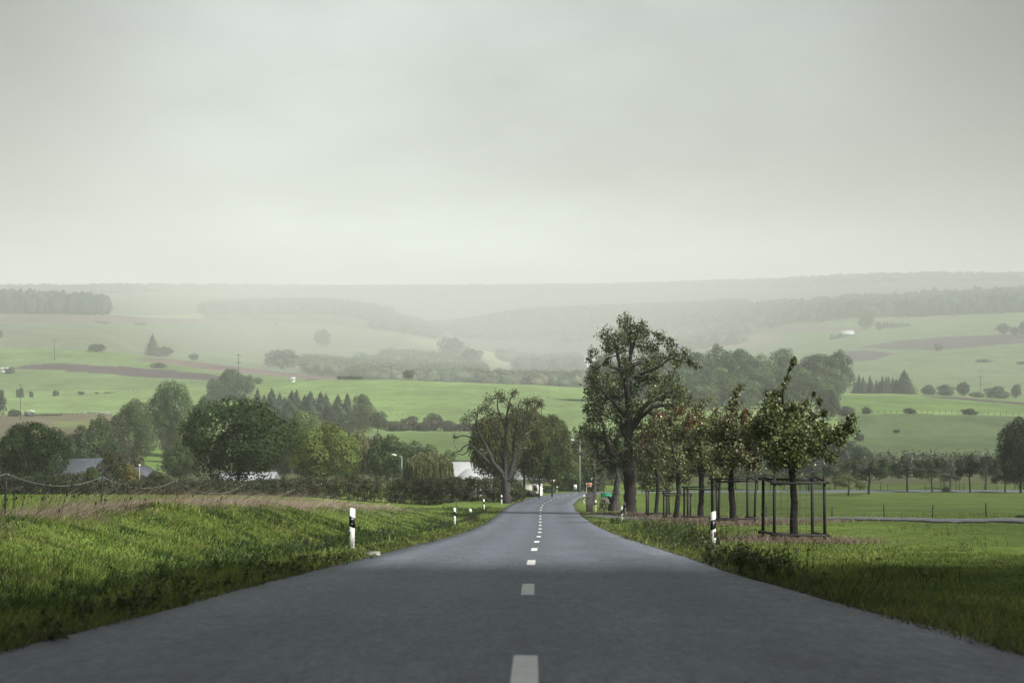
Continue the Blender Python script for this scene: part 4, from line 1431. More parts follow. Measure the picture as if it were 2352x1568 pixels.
twig_tree('tree', (b[0], d, zg(b[0], d)), pxt(tr, d), pxc(C1, d, 1.2), 'old tree with bleached bare arms reaching over the road beside the orange sign', tname='old_tree', cat='tree',
          twigs=12, per=13, lsize=.16, colr=(.095, .115, .050), tip=.014, spread=.4, bark=BARK_PALE, extra_limbs=[pxt(l, d) for l in limbs], gnarl=.16)
d = 142
tr = toground([(1410, 1170, 14), (1412, 1150, 9.5)] + Z1([(1800, 1250, 7.5), (1830, 950, 6.5), (1860, 830, 5), (1810, 650, 3.4), (1740, 580, 2.8), (1640, 490, 1.8)]), d)
limbs = [Z1([(1790, 620, 2.4), (1840, 580, 1.8), (1880, 540, 1)]), Z1([(1740, 1400, 6), (1640, 1330, 4), (1600, 1280, 1.4)])]
C2 = [(1392, 1150, 10, 1), (1402, 1162, 10, 1), (1384, 1162, 9, 1), (1410, 1130, 7, .6), (1420, 1075, 8, .6)]
b = pxt(tr, d)[0]
twig_tree('tree', (b[0], d, zg(b[0], d)), pxt(tr, d), pxc(C2, d, .8), 'leaning dead trunk with broken pale top, close left of the great pear trunk', tname='dead_tree', cat='tree',
          twigs=12, per=14, lsize=.13, colr=(.075, .085, .042), tip=.010, spread=.4, bark=BARK_PALE, extra_limbs=[pxt(l, d) for l in limbs], gnarl=.16)


# wooden guards round the young trees
def guard(x, d, w, h, label, rz, skew):
    X = (x - CX) * d / F
    root = empty('tree_guard', (X, d, zg(X, d)), label, 'tree guard', 'wooden guards round the young trees', rz)
    a = w / 2
    dp = a * .8
    cor = [(-a, -dp), (a, -dp), (a, dp), (-a, dp)]
    ca, sa = math.cos(rz), math.sin(rz)
    for cx_, cy_ in cor:
        gz = zg(X + ca * cx_ - sa * cy_, d + sa * cx_ + ca * cy_) - zg(X, d)
        l = rng.normal(0, .03, 2)
        hh = h * rng.uniform(.97, 1.03)
        MB().tube([(cx_, cy_, gz - .25), (cx_ + l[0] * .4, cy_ + l[1] * .4, gz + hh * .5), (cx_ + l[0], cy_ + l[1], gz + hh)], [.055, .052, .048], 8).build('post', WOOD_DARK, root, True)
    for z in (h - .14, .22):
        for i in range(4):
            p, q = np.array(cor[i]), np.array(cor[(i + 1) % 4])
            u = (q - p) / np.linalg.norm(q - p)
            nrm = np.array([u[1], -u[0]]) * .075
            p2, q2 = p - u * .14 + nrm, q + u * .14 + nrm
            dz = rng.normal(0, .015)
            z0 = z + (.045 if i % 2 else 0)
            gx = [zg(X + ca * e[0] - sa * e[1], d + sa * e[0] + ca * e[1]) - zg(X, d) for e in (p, q)]
            k = 0 if z > 1 else 1
            MB().tube([(p2[0], p2[1], z0 + gx[0] * k + dz), (q2[0], q2[1], z0 + gx[1] * k - dz)], [.036, .034], 6).build('rail', WOOD_DARK, root, True)
    m = MB()
    for i in range(4):
        p, q = np.array(cor[i]), np.array(cor[(i + 1) % 4])
        n = 8
        for k in range(1, n):
            e = p + (q - p) * k / n
            m.tube([(e[0], e[1], .1), (e[0], e[1], h - .15)], .0028, 4, cap=False)
        for z in np.arange(.2, h - .2, .2):
            m.tube([(p[0], p[1], z), (q[0], q[1], z)], .0028, 4, cap=False)
    m.build('wire_mesh', WIRE, root)
    return root


guard(1823, 53, 1.62, 2.05, 'nearest dark wooden tree guard with four posts and rails', .12, 0)
guard(1684, 72, 1.55, 2.0, 'second nearest wooden tree guard, round the tree with the reddish leaves', .10, 0)
guard(1609, 95, 1.65, 1.95, 'middle wooden tree guard, third along the row', .05, 0)
guard(1555, 112, 1.6, 1.95, 'fourth wooden tree guard along the row, partly behind the third', .05, 0)
guard(1511, 119.5, 1.5, 1.95, 'farthest wooden tree guard, closest to the great pear trunk', .02, 0)


# ------------------------------------------------------------------ guide posts
def guide_post(X, Y, label, side, lean=0.0):
    root = empty('guide_post', (X, Y, zg(X, Y) - .02), label, 'guide post', 'white guide posts along the road', 0)
    w, dp = .062, .05
    out = np.array([(-w * .75, dp), (-w, dp * .4), (-w, -dp * .5), (-w * .6, -dp), (w * .6, -dp), (w, -dp * .5), (w, dp * .4), (w * .75, dp)])
    sg = 1 if side == 'R' else -1     # the slanted cut rises away from the road on the right, the other way on the left

    def prism(z0, z1, slope0, slope1, grow, mat, name, topround=False):
        o2 = out * (1 + grow)
        n = len(o2)
        zb = z0 + slope0 * o2[:, 0] * sg
        zt = z1 + slope1 * o2[:, 0] * sg
        if topround:
            zt = zt - .9 * (np.abs(o2[:, 0]) / w) ** 4 * .02
        V = np.concatenate([np.column_stack([o2, zb]), np.column_stack([o2, zt]), [[0, 0, z0], [0, 0, z1]]])
        q = [[i, (i + 1) % n, n + (i + 1) % n, n + i] for i in range(n)]
        t = [[2 * n, (i + 1) % n, i] for i in range(n)] + [[2 * n + 1, n + i, n + (i + 1) % n] for i in range(n)]
        return MB().add(V, q, t).build(name, mat, root)
    prism(0 - .2, .98, 0, .28, 0, WHITE, 'body', True)
    prism(.56, .79, .42, .42, .05, BLACK, 'band')
    if side == 'R':
        MB().box((0, -dp * 1.05 - .002, .675), (.038, .012, .16)).build('reflector', REFL, root)
        MB().box((.038, -dp * .86, .44), (.042, .022, .135)).build('sticker', REDREFL, root)
    else:
        for z in (.73, .625):
            m = MB()
            m.tube([(0, -dp * 1.02, z), (0, -dp * 1.05 - .010, z)], .023, 14)
            m.build('reflector', REFL, root)
        MB().box((-.040, -dp * .86, .44), (.030, .022, .135)).build('sticker', REFL, root)
    root.rotation_euler = (0, lean, rng.uniform(-.1, .1))
    return root


for x, d, s, lb, ln in (
        (807.5, 38, 'L', 'nearest white and black guide post on the left verge', .02), (1044, 88, 'L', 'second white guide post on the left, by the ditch weeds', .01), (1112, 138, 'L', 'third white guide post along the left verge', -.03),
        (1152, 160, 'L', 'fourth guide post on the left, at the foot of the gnarled tree', 0), (1197, 205, 'L', 'fifth guide post on the left where the road bends', 0), (1246, 232, 'L', 'sixth, distant guide post on the left of the bend', 0),
        (1278, 246, 'L', 'leaning distant guide post beside the give-way sign', .12),
        (1638, 40, 'R', 'nearest white guide post on the right with a red sticker', 0), (1429, 96, 'R', 'second white guide post on the right, before the pear trunk', -.03), (1368, 138, 'R', 'third guide post on the right, by the stake fence', 0),
        (1341, 165, 'R', 'fourth guide post on the right, at the inner bend', 0), (1437, 122, 'R', 'slim white guide post tucked against the great pear trunk', -.04)):
    guide_post((x - CX) * d / F, d, lb, s, ln)


# ------------------------------------------------------------------ fences
def wire_fence(name, pts, h, label, pr=.035, mat=WOOD_DARK, wires=(1.0,), sag=.0, wr=.006, wmat=None, group=None, cat='fence', insul=False, jit=.04):
    P = [np.array([p[0], p[1], zg(p[0], p[1])]) for p in pts]
    o = P[0].copy()
    root = empty(name, o, label, cat, group)
    tops = []
    for i, p in enumerate(P):
        hh = h * rng.uniform(.92, 1.06)
        l = rng.normal(0, jit, 2)
        q = p - o
        MB().tube([q + [0, 0, -.3], q + [l[0] * .5, l[1] * .5, hh * .5], q + [l[0], l[1], hh]], pr, 7).build('post', mat, root, True)
        tops.append((q, l, hh))
        if insul:
            MB().box(q + [l[0] + .05, l[1] - .02, hh - .05], (.025, .025, .05)).build('insulator', ROPE, root)
    m = MB()
    for w in wires:
        for a, b in zip(tops[:-1], tops[1:]):
            A = a[0] + [a[1][0] * w, a[1][1] * w, a[2] * w]
            B = b[0] + [b[1][0] * w, b[1][1] * w, b[2] * w]
            t = np.linspace(0, 1, 9)[:, None]
            pth = A + (B - A) * t
            pth[:, 2] -= sag * np.linalg.norm(B - A) * (4 * t * (1 - t)).ravel()
            m.tube(pth, wr, 4, cap=False)
    m.build('wire', wmat or WIRE, root)
    return root


YP = [22, 29, 38.3, 47.9, 58.2, 73.6, 89, 103.6, 110.7, 119.6, 130, 142, 152]
wire_fence('rope_fence', [(-11.6 + .12 * math.sin(y), y) for y in YP] + [(-4.9, 150), (-3.9, 176)], 1.02, 'thin posts joined by a sagging pale cord along the bank crest', .022, sag=.028, wires=(.97,), wr=.006, wmat=ROPE, insul=True, jit=.06)
wire_fence('wire_fence', [(21.6 - i * .0 + (-2.2 * 0), 0) for i in ()] or [(13.5, 128), (17.8, 118), (20.7, 109), (22.1, 100), (23.2, 93), (24.2, 86), (24.9, 79), (25.4, 71)], .78, 'low dark posts with thin wires beside the meadow path', .035, wires=(.35, .65, .95), wr=.003)
# orchard fence stakes
st = []
for x in (1716, 1740, 1770, 1838, 1852, 1906, 1918, 1950, 1985, 2022, 2040, 2087, 2126, 2170, 2196, 2213, 2260, 2290, 2330, 2370):
    dd = 264 + rng.uniform(-2, 2) + (0 if x % 4 else 10)
    st.append(((x - CX) * dd / F, dd))
wire_fence('stake_fence', st, 1.5, 'row of thin wooden stakes with wires along the orchard edge', .05, wires=(.4, .7, .95), wr=.006, jit=.06)
wire_fence('wire_fence', [((1990 + i * 14 - CX) * ST(652) / F, ST(652)) for i in range(30)], 1.4, 'distant wire fence with many thin posts across the right hill', .09, wires=(.9,), wr=.03)
wire_fence('wire_fence', [((x - CX) * ST(dd) / F, ST(dd)) for x, dd in zip(np.linspace(870, 1100, 18), np.linspace(700, 640, 18))], 1.2, 'faint wire fence across the long green field', .08, wires=(.9,), wr=.02)
wire_fence('wire_fence', [((x - CX) * ST(830 + x * .12) / F, ST(830 + x * .12)) for x in np.linspace(-20, 360, 36)], 1.1, 'faint post fence between the two left fields', .08, wires=(.9,), wr=.03)
wire_fence('wire_fence', [((x - CX) * ST(dd) / F, ST(dd)) for x, dd in zip(np.linspace(-10, 280, 24), np.linspace(655, 690, 24))], 1.2, 'post fence below the left animal shelter', .08, wires=(.5, .9,), wr=.03)
# guard of stakes with a plank roof in the orchard
X0 = (2182 - CX) * 285 / F
root = empty('stake_guard', (X0, 285, zg(X0, 285)), 'tall stakes around the hazy low orchard tree', 'tree guard')
for a, b in ((-1.3, -1), (1.3, -1), (1.3, 1), (-1.3, 1)):
    MB().tube([(a, b, -.2), (a, b, 2.6)], .06, 6).build('post', WOOD_DARK, root)
for b in (-1, 1):
    MB().box((0, b * 1.07, 2.5), (2.9, .05, .10)).build('rail', WOOD_DARK, root)

# stake fence by the inner bend
root = empty('stake_palisade', (5.9, 132, zg(5.9, 132)), 'short weathered stake fence at the inner side of the bend', 'fence')
for i in range(11):
    x = -.02 + .06 * i
    y = .45 * i
    gz = zg(5.9 + x, 132 + y) - zg(5.9, 132)
    hh = 1.45 + .15 * math.sin(i * 2.1) + rng.uniform(-.05, .05)
    MB().box((x, y, gz + hh / 2 - .1), (.13, .05, hh + .2), rng.uniform(-.2, .2)).build('stake', BARK_PALE, root)
for z in (.5, 1.15):
    MB().tube([(.05, -.1, z), (.68, 4.6, z - .36)], .03, 5).build('rail', BARK_PALE, root)

# green-topped trough behind it
X0 = (1393 - CX) * 166 / F
root = empty('feed_container', (X0, 166, zg(X0, 166)), 'white container with a rounded green lid behind the dead trunk', 'container')
m = MB()
m.box((0, 0, .45), (1.0, .75, .8))
m.build('body', RENDER_W, root)
a = np.linspace(0, math.pi, 9)
V = []
for xx in (-.56, .56):
    for t in a:
        V.append((xx, -.44 * math.cos(t), .86 + .34 * math.sin(t)))
n = 9
q = [[i, i + 1, n + i + 1, n + i] for i in range(n - 1)]
m = MB().add(V, q, [[0, i + 1, i] for i in range(1, n - 1)] + [[n, n + i, n + i + 1] for i in range(1, n - 1)])
m.build('lid', GREENP, root)
for s in (-1, 1):
    MB().box((s * .35, -.36, .03), (.1, .06, .2)).build('foot', BLACK, root)
m = MB()
m.tube([(.25 + .07 * math.cos(t), -.425, 1.0 + .07 * math.sin(t)) for t in np.linspace(.5, 5.6, 12)], .012, 5)
m.build('emblem', BLACK, root)

# bits of stone at the road edge
X0 = (866 - CX) * 33.5 / F
m = MB()
V = np.array([(-.25, -.35, 0), (.05, -.44, .0), (.25, -.1, 0), (.2, .5, 0), (-.1, .56, 0), (-.26, .12, 0)])
V2 = V * .93
V2[:, 2] = .05
m.add(np.concatenate([V, V2, [[0, 0, .055]]]), [[i, (i + 1) % 6, 6 + (i + 1) % 6, 6 + i] for i in range(6)], [[12, 6 + i, 6 + (i + 1) % 6] for i in range(6)])
o = m.build('stone_slab', STONE)
o.scale = (.7, .7, 1)
o.location = (X0 - .1, 33.5, zg(X0, 33.5) - .0)
tag(o, 'flat pale stone slab at the left edge of the asphalt', 'stone')
X0 = (1080 - CX) * 140 / F
m = MB()
m.box((0, 0, .12), (.2, .16, .3), .3)
m.add(np.array([(-.1, -.08, .27), (.1, -.08, .27), (.1, .08, .27), (-.1, .08, .27), (0, 0, .34)]), None, [[0, 1, 4], [1, 2, 4], [2, 3, 4], [3, 0, 4]])
o = m.build('marker_stone', WHITE)
o.location = (X0, 140, zg(X0, 140))
tag(o, 'small white marker stone in the grass near the third left guide post', 'stone')


# ------------------------------------------------------------------ signs and lamps
def lamp(x, ytop, d, armx, label, gx=None):
    X = (x - CX) * d / F
    z = zg(X, d)
    h = -(ytop - CY) * d / F - z
    root = empty('street_lamp', (X, d, z), label, 'street lamp')
    MB().tube([(0, 0, -.3), (0, 0, h * .35), (0, 0, h - .08)], [.085, .07, .045], 10).build('pole', STEEL, root, True)
    a = armx
    MB().tube([(0, 0, h - .1), (a * .25, 0, h + .02), (a * .6, 0, h + .10)], [.04, .035, .03], 8).build('arm', STEEL, root, True)
    m = MB()
    s = 1 if a > 0 else -1
    P = np.array([(a * .5, 0, h + .09), (a * .62, 0, h + .12), (a * .85, 0, h + .19), (a * 1.0, 0, h + .22)])
    m.tube(P, [.05, .14, .13, .05], 8)
    m.build('lamp_head', LAMPW, root, True)
    return root


lamp(923, 1047, 222, -1.4, 'slim street lamp with a white head above the hedge, left of the willow')
lamp(1332, 1012, 243, -1.7, 'tall grey street lamp at the road junction')
X = (320.5 - CX) * 196 / F
root = empty('street_lamp', (X, 196, zg(X, 196)), 'short lamp post with a white globe near the small dark gable', 'street lamp')
hh = -(1070 - CY) * 196 / F - zg(X, 196)
MB().tube([(0, 0, -.3), (0, 0, hh)], [.06, .04], 8).build('pole', STEEL, root, True)
m = MB()
m.add(IV * .14 + [0, 0, hh + .1], t=IFc)
m.build('globe', LAMPW, root, True)


def disc(mb, c, r, th, n=24, y=0.0):
    mb.tube([(c[0], y, c[1]), (c[0], y + th, c[1])], r, n)


# give-way sign
d = 240
X = (1269.5 - CX) * d / F
root = empty('give_way_sign', (X, d, zg(X, d)), 'white and red give-way triangle on a white pole at the junction', 'road sign')
MB().tube([(0, 0, -.2), (0, 0, 1.95)], .045, 8).build('pole', WHITE, root)


def tri(s, z, y0, y1):
    p = [(-s, z + s * .58), (s, z + s * .58), (0, z - s * 1.15)]
    V = [(a, y0, b) for a, b in p] + [(a, y1, b) for a, b in p]
    return MB().add(V, [[0, 1, 4, 3], [1, 2, 5, 4], [2, 0, 3, 5]], [[0, 2, 1], [3, 4, 5]])


tri(.44, 1.78, -.07, -.04).build('border', RED, root)
tri(.33, 1.79, -.085, -.071).build('plate', WHITE, root)
# square white sign with its back plate and mark
d = 246
X = (1321 - CX) * d / F
root = empty('information_sign', (X, d, zg(X, d)), 'small square white sign with a dark mark on two short legs', 'road sign')
for s in (-.18, .18):
    MB().tube([(s, 0, -.2), (s, 0, .9)], .02, 6).build('leg', STEEL, root)
MB().box((0, -.03, .85), (.46, .03, .68)).build('plate', WHITE, root)
m = MB()
m.tube([(.05, -.05, .72), (.07, -.05, .82), (.02, -.05, .9), (-.02, -.05, .82), (.05, -.05, .72)], .014, 5)
m.box((.04, -.051, .95), (.05, .01, .05))
m.build('symbol', INK, root)
# orange town sign with the round sign above
d = 236
X = (1354 - CX) * d / F
root = empty('town_sign', (X, d, zg(X, d)), 'orange place-name sign in a white frame beside the right verge', 'road sign')
for s in (-.42, .42):
    MB().tube([(s, 0, -.2), (s, 0, 1.62)], .028, 8).build('leg', WHITE, root)
MB().box((0, -.035, 1.35), (.80, .02, .42)).build('panel', ORANGE, root)
m = MB()
m.box((0, -.035, 1.585), (.90, .05, .045)).box((0, -.035, 1.115), (.90, .05, .045))
for s in (-1, 1):
    m.box((s * .4275, -.035, 1.35), (.045, .05, .424))
m.build('frame', WHITE, root)
m = MB()
for i, w in enumerate((.05, .04, .06, .04, .05, .04, .05, .03)):
    x = -.31 + i * .088
    m.box((x, -.048, 1.44), (.016, .006, .075))
    m.box((x + w / 2, -.048, 1.44 + (.03 if i % 2 else -.03)), (w - .018, .006, .014))
m.build('lettering', INK, root)
d = 238
X = (1361 - CX) * d / F
root = empty('round_sign', (X, d, zg(X, d)), 'round black and white sign on a pole above the orange place-name sign', 'road sign')
MB().tube([(0, 0, -.2), (0, 0, 2.3)], .03, 8).build('pole', STEEL, root)
m = MB()
disc(m, (0, 2.1), .28, .03, y=-.06)
m.build('plate', WHITE, root)
m = MB()
disc(m, (0.03, 2.1), .15, .012, y=-.075)
m.build('symbol', INK, root)
m = MB()
m.tube([(.27 * math.cos(t), -.068, 2.1 + .27 * math.sin(t)) for t in np.linspace(0, 6.283, 25)], .022, 5)
m.build('rim', INK, root)


def pole(x, ytop, d, label, cross, ins=3):
    q0 = float(ST(d) / d)
    d = float(ST(d))
    X = (x - CX) * d / F
    z = zg(X, d)
    h = -(ytop - CY) * d / F - z
    root = empty('utility_pole', (X, d, z), label, 'utility pole')
    rr = .10 * (d / 700)
    cross = [(a * q0, b * q0) for a, b in cross]
    MB().tube([(0, 0, -.4), (0, 0, h)], [rr * 1.4, rr], 8).build('pole', BARK_PALE, root, True)
    for zc, w in cross:
        MB().box((0, 0, h - zc), (w, rr * 1.6, rr * 1.8)).build('crossarm', BARK_PALE, root)
        for k in np.linspace(-w / 2 + .1, w / 2 - .1, ins):
            MB().tube([(k, 0, h - zc + rr * .9), (k, 0, h - zc + rr * .9 + .35)], [rr * .9, rr * .4], 6).build('insulator', STEEL, root)
    return root


pole(125, 780, 1080, 'tall T-shaped utility pole at the brown field on the left hill', [(.3, 3.4)])
pole(548, 814, 850, 'utility pole with crossarms rising from the hilltop clump', [(.3, 2.0), (4.0, 3.0)])
pole(47, 882, 640, 'slim pale pole in the left meadow below the fence line', [(.2, 1.2)], 2)
pole(2252, 863, 930, 'thin utility pole among the hazy bushes on the far right', [(.2, 1.6)], 2)
pole(951, 803, 1700, 'faint utility pole on the misty slope above the valley wood', [(.3, 3.0)], 2)


# ------------------------------------------------------------------ buildings
def house(x, d, w, l, eave, rise, rz, label, wall=RENDER_W, roof=ROOF_W, hip=0.0, wins=(), name='house', zoff=0.0, over=.35, cat='house', doors=()):
    """w: along the ridge (local x), l: across; wins: (face, position, height, width, tall)"""
    q0 = float(ST(d) / d)
    d = float(ST(d))
    X = (x - CX) * d / F
    z = zg(X, d) + zoff * q0
    root = empty(name, (X, d, z), label, cat, None, rz)
    root.scale = (q0, q0, q0)
    a, b = w / 2, l / 2
    m = MB()
    hx = a - hip
    V = [(-a, -b, -1), (a, -b, -1), (a, b, -1), (-a, b, -1), (-a, -b, eave), (a, -b, eave), (a, b, eave), (-a, b, eave)]
    q = [[0, 1, 5, 4], [1, 2, 6, 5], [2, 3, 7, 6], [3, 0, 4, 7]]
    m.add(V, q)
    if hip == 0:
        m.add([(-a, -b, eave), (-a, b, eave), (-a, 0, eave + rise), (a, -b, eave), (a, b, eave), (a, 0, eave + rise)], None, [[0, 2, 1], [3, 4, 5]])
    m.build('wall', wall, root)
    A, B = a + over, b + over
    ze = eave - over * rise / b + .03
    th = .14
    hx = A - hip
    top = [(-hx, 0, eave + rise + .05), (hx, 0, eave + rise + .05)]
    V = [(-A, -B, ze), (A, -B, ze), (A, B, ze), (-A, B, ze), top[0], top[1]]
    V2 = [(p[0], p[1], p[2] + th) for p in V]
    m = MB()
    V = V2 + V
    m.add(V, [[0, 1, 5, 4], [2, 3, 4, 5], [7, 6, 10, 11], [9, 8, 11, 10], [0, 6, 7, 1], [1, 7, 8, 2], [2, 8, 9, 3], [3, 9, 6, 0]], [[1, 2, 5], [3, 0, 4], [8, 7, 11], [6, 9, 10]])
    m.build('roof', roof, root)
    for f, p, zc, ww, hh in wins:
        s = -1 if f == 'f' else 1
        if f in 'fb':
            o = MB().box((p, s * (b + .02), zc), (ww, .1, hh)).build('window', WHITE, root)
            MB().box((p, s * (b + .075), zc), (ww - .16, .02, hh - .16)).build('pane', GLASS, o)
        else:
            s = -1 if f == 'l' else 1
            o = MB().box((s * (a + .02), p, zc), (.1, ww, hh)).build('window', WHITE, root)
            MB().box((s * (a + .075), p, zc), (.02, ww - .16, hh - .16)).build('pane', GLASS, o)
    return root


house(1052, 228, 8.6, 6, 1.9, 2.0, -.15, 'white hip-roofed building with pale metal roof right of the willow', hip=3.0, wins=(('f', -3, 1.2, 1.2, 1.0), ('f', 3, 1.2, 1.2, 1.0)), zoff=.4)
house(1084, 226, 3.4, 3.6, 1.9, 1.0, -.15, 'small white annexe with its own pale roof behind the hedge end', hip=1.2, wins=(('f', .4, 1.4, .8, .9),), zoff=.5)
house(1003, 233, 6.2, 6, 2.0, 1.1, .05, 'low white building showing through the willow twigs', wins=(('f', -2, 1.2, 1.0, .9),), zoff=.4)
house(1216, 228, 3.4, 4, 3.0, 1.2, .0, 'white walled house glimpsed between the dark trunks beside the road', wins=(('f', .8, 1.8, .7, .9),), zoff=-.6)
house(196, 212, 7.5, 6.5, 2.7, 2.4, .32, 'house with large grey slate roof behind the left bushes', wall=WALL_G, roof=ROOF_G, wins=(('f', -2.5, 1.5, 1.0, 1.0),), zoff=-1.5)
house(322, 222, 4.6, 3.6, 3.0, 1.0, 1.45, 'small house with a dark gable above the golden bush', wall=WALL_G, roof=ROOF_G, wins=(('l', 0, 2.0, 1.0, .9),), zoff=-1.5)
house(536, 215, 4.2, 4, 2.0, 1.4, .25, 'left one of two pale roofs under the biggest dark tree', roof=ROOF_G2, wins=(('f', 0, 1.2, 1.0, .8),), zoff=-1.5)
house(592, 217, 4.4, 4, 2.0, 1.4, -.2, 'right one of two pale roofs under the biggest dark tree', roof=ROOF_G2, wins=(('f', 0, 1.2, 1.0, .8),), zoff=-1.5)
house(1277, 2450, 26, 14, 5, 5, .3, 'left pale house of the distant misty village', zoff=2)
house(1330, 2500, 60, 18, 5, 6, .06, 'long pale hall in the distant misty village', name='hall', cat='building', zoff=3)
house(1300, 2330, 40, 12, 5, 4, -.1, 'low pale building below the hall of the distant village', zoff=2)
house(1375, 2400, 18, 12, 6, 4, .2, 'small pale house right of the distant hall', zoff=2)
house(1945, 1980, 15, 10, 3, 4, .08, 'pale roofed barn alone on the far right fields', name='barn', cat='barn', wall=WALL_G, zoff=.5)
house(1918, 1985, 11, 8, 2, 3, .05, 'low dark shed left of the far barn', name='shed', cat='shed', wall=WALL_G, roof=ROOF_G, zoff=.3)
house(672, 905, 2.6, 2.6, 2.0, .8, .0, 'little pale hut on the hilltop at the left end of the long field', name='hut', cat='hut', zoff=.0)
house(9, 1010, 5, 3, 1.6, .7, .0, 'tiny white shelter at the far left hill edge', name='shelter', cat='shelter', zoff=.2)


def shelter():
    d = float(ST(660))
    X = (66 - CX) * d / F
    root = empty('animal_shelter', (X, d, zg(X, d)), 'small animal shelter with curved white roof in the left meadow', 'shelter')
    root.scale = (1.15, 1.15, 1.15)
    MB().box((0, .6, .9), (3.2, 1.8, 1.8)).build('wall', WALL_G, root)
    a = np.linspace(.35, math.pi - .35, 8)
    V = [(2.2 * -math.cos(t), y, 1.75 + .9 * math.sin(t) - .2) for y in (-.6, 1.8) for t in a]
    MB().add(V, [[i, i + 1, 9 + i, 8 + i] for i in range(7)]).build('roof', WHITE, root)
    for s in (-1.7, 1.7):
        MB().tube([(s, -.5, -.2), (s, -.5, 1.8)], .08, 6).build('post', WOOD_DARK, root)


shelter()


# hay racks and planks beside the shelter
for x, w, s in ((118, 8.0, 'dark slatted hay rack right of the animal shelter'), (92, 5.0, 'low dark trough between the shelter and the hay rack')):
    d = float(ST(662))
    X = (x - CX) * d / F
    root = empty('hay_rack', (X, d, zg(X, d)), s, 'hay rack')
    root.scale = (1.15, 1.15, 1.15)
    for k in (-1, 1):
        MB().tube([(k * w / 2, 0, -.2), (k * w / 2, 0, 1.5)], .1, 6).build('post', WOOD_DARK, root)
    for z in (.5, 1.0):
        MB().box((0, .1, z), (w, .1, .2)).build('rail', WOOD_DARK, root)
    MB().box((0, .5, .35), (w * .8, .8, .3)).build('tray', WOOD_DARK, root)
# pale retaining wall at the foot of the left field
d = float(ST(690))
X = (228 - CX) * d / F
m = MB()
m.box((0, 0, .1), (12, .4, 1.0), .03)
m.box((-7.6, .3, -.1), (4, .4, .8), .06)
o = m.build('low_wall', STONE)
o.location = (X, d, zg(X, d) + .2)
tag(o, 'pale low wall at the foot of the left green field', 'wall')


# ------------------------------------------------------------------ hedge
def hedge(x0, x1, d0, d1, ytop_fn, label, n, depth, colr, name='hedge', gsz=.14):
    base = np.array([((x0 + x1) / 2 - CX) * (d0 + d1) / 2 / F, (d0 + d1) / 2, 0])
    base[2] = zg(base[0], base[1])
    root = empty(name, base, label, 'hedge')
    bl = []
    wid = abs(x1 - x0) * (d0 + d1) / 2 / F
    lift = 0.0
    for i in range(int(wid * 15)):
        xx = rng.uniform(x0, x1)
        d_ = d0 + (d1 - d0) * (xx - x0) / (x1 - x0)
        X_ = (xx - CX) * d_ / F
        zb = zg(X_, d_)
        H = max(-(ytop_fn(xx) - CY) * d_ / F - zb, .8) * rng.uniform(.86, 1.05)
        r_ = rng.uniform(.38, .75)
        zz = (H - r_) * (1 - .95 * rng.random() ** 1.3)
        bl.append((X_ - base[0], d_ - base[1] + rng.uniform(-.5, .5) * depth, zb + max(zz, r_ * .6) - base[2], r_))
    m = MB()
    crown_shell(m, bl, n, gsz, colr, var=.35, warm=.14, depth=.6)
    m.build('foliage', BGLEAF, root)
    t = MB()
    k = int(abs(x1 - x0) * .3)
    for i in range(k):
        xx = rng.uniform(x0, x1)
        d_ = d0 + (d1 - d0) * (xx - x0) / (x1 - x0)
        XX = (xx - CX) * d_ / F
        z0 = zg(XX, d_)
        hh = max(-(ytop_fn(xx) - CY) * d_ / F - z0, .6)
        y0 = rng.uniform(-.35, .35) * depth
        t.tube(np.array([(XX, d_ + y0, z0 - .1), (XX + rng.normal(0, .15), d_ + y0, z0 + hh * .5), (XX + rng.normal(0, .35), d_ + y0 * 1.4 - .1, z0 + hh * rng.uniform(.75, 1.0))]) - base, [.03, .018, .006], 4, cap=False)
    # a dark woody heart so the hedge is not seen through
    t.build('stems', BARK, root)
    return root


YT = lambda x: np.interp(x, [140, 200, 300, 420, 560, 640, 700, 800, 900, 960, 1000, 1100, 1190, 1230], [1102, 1098, 1100, 1098, 1098, 1096, 1094, 1090, 1096, 1094, 1093, 1091, 1094, 1100])
hedge(135, 640, 172, 174, YT, 'dark left half of the long roadside hedge under the biggest tree', 110000, 2.6, (.050, .060, .030), gsz=.15)
hedge(636, 1190, 174, 178, YT, 'right half of the long hedge, brown-green, ending at the gnarled tree', 110000, 2.4, (.058, .064, .032), gsz=.14)
hedge(-30, 150, 170, 173, lambda x: 1085, 'dark overgrown hedge at the left edge under the domed tree', 26000, 2.6, (.040, .050, .026), gsz=.18)
place('bush', 1178, 1098, 60, 182, 'green bush wrapped round the foot of the gnarled tree', (.045, .058, .026), name='bush', cat='bush')
place('bush', 1215, 1118, 60, 214, 'low dark bush along the verge beneath the white walled house', (.036, .046, .022), name='bush', cat='bush')
place('bush', 1255, 1112, 50, 246, 'low bush behind the sixth left guide post', (.045, .056, .026), name='bush', cat='bush')
place('bush', 1322, 1098, 60, 268, 'low bush bank behind the junction lane', (.045, .056, .026), name='bush', cat='bush')


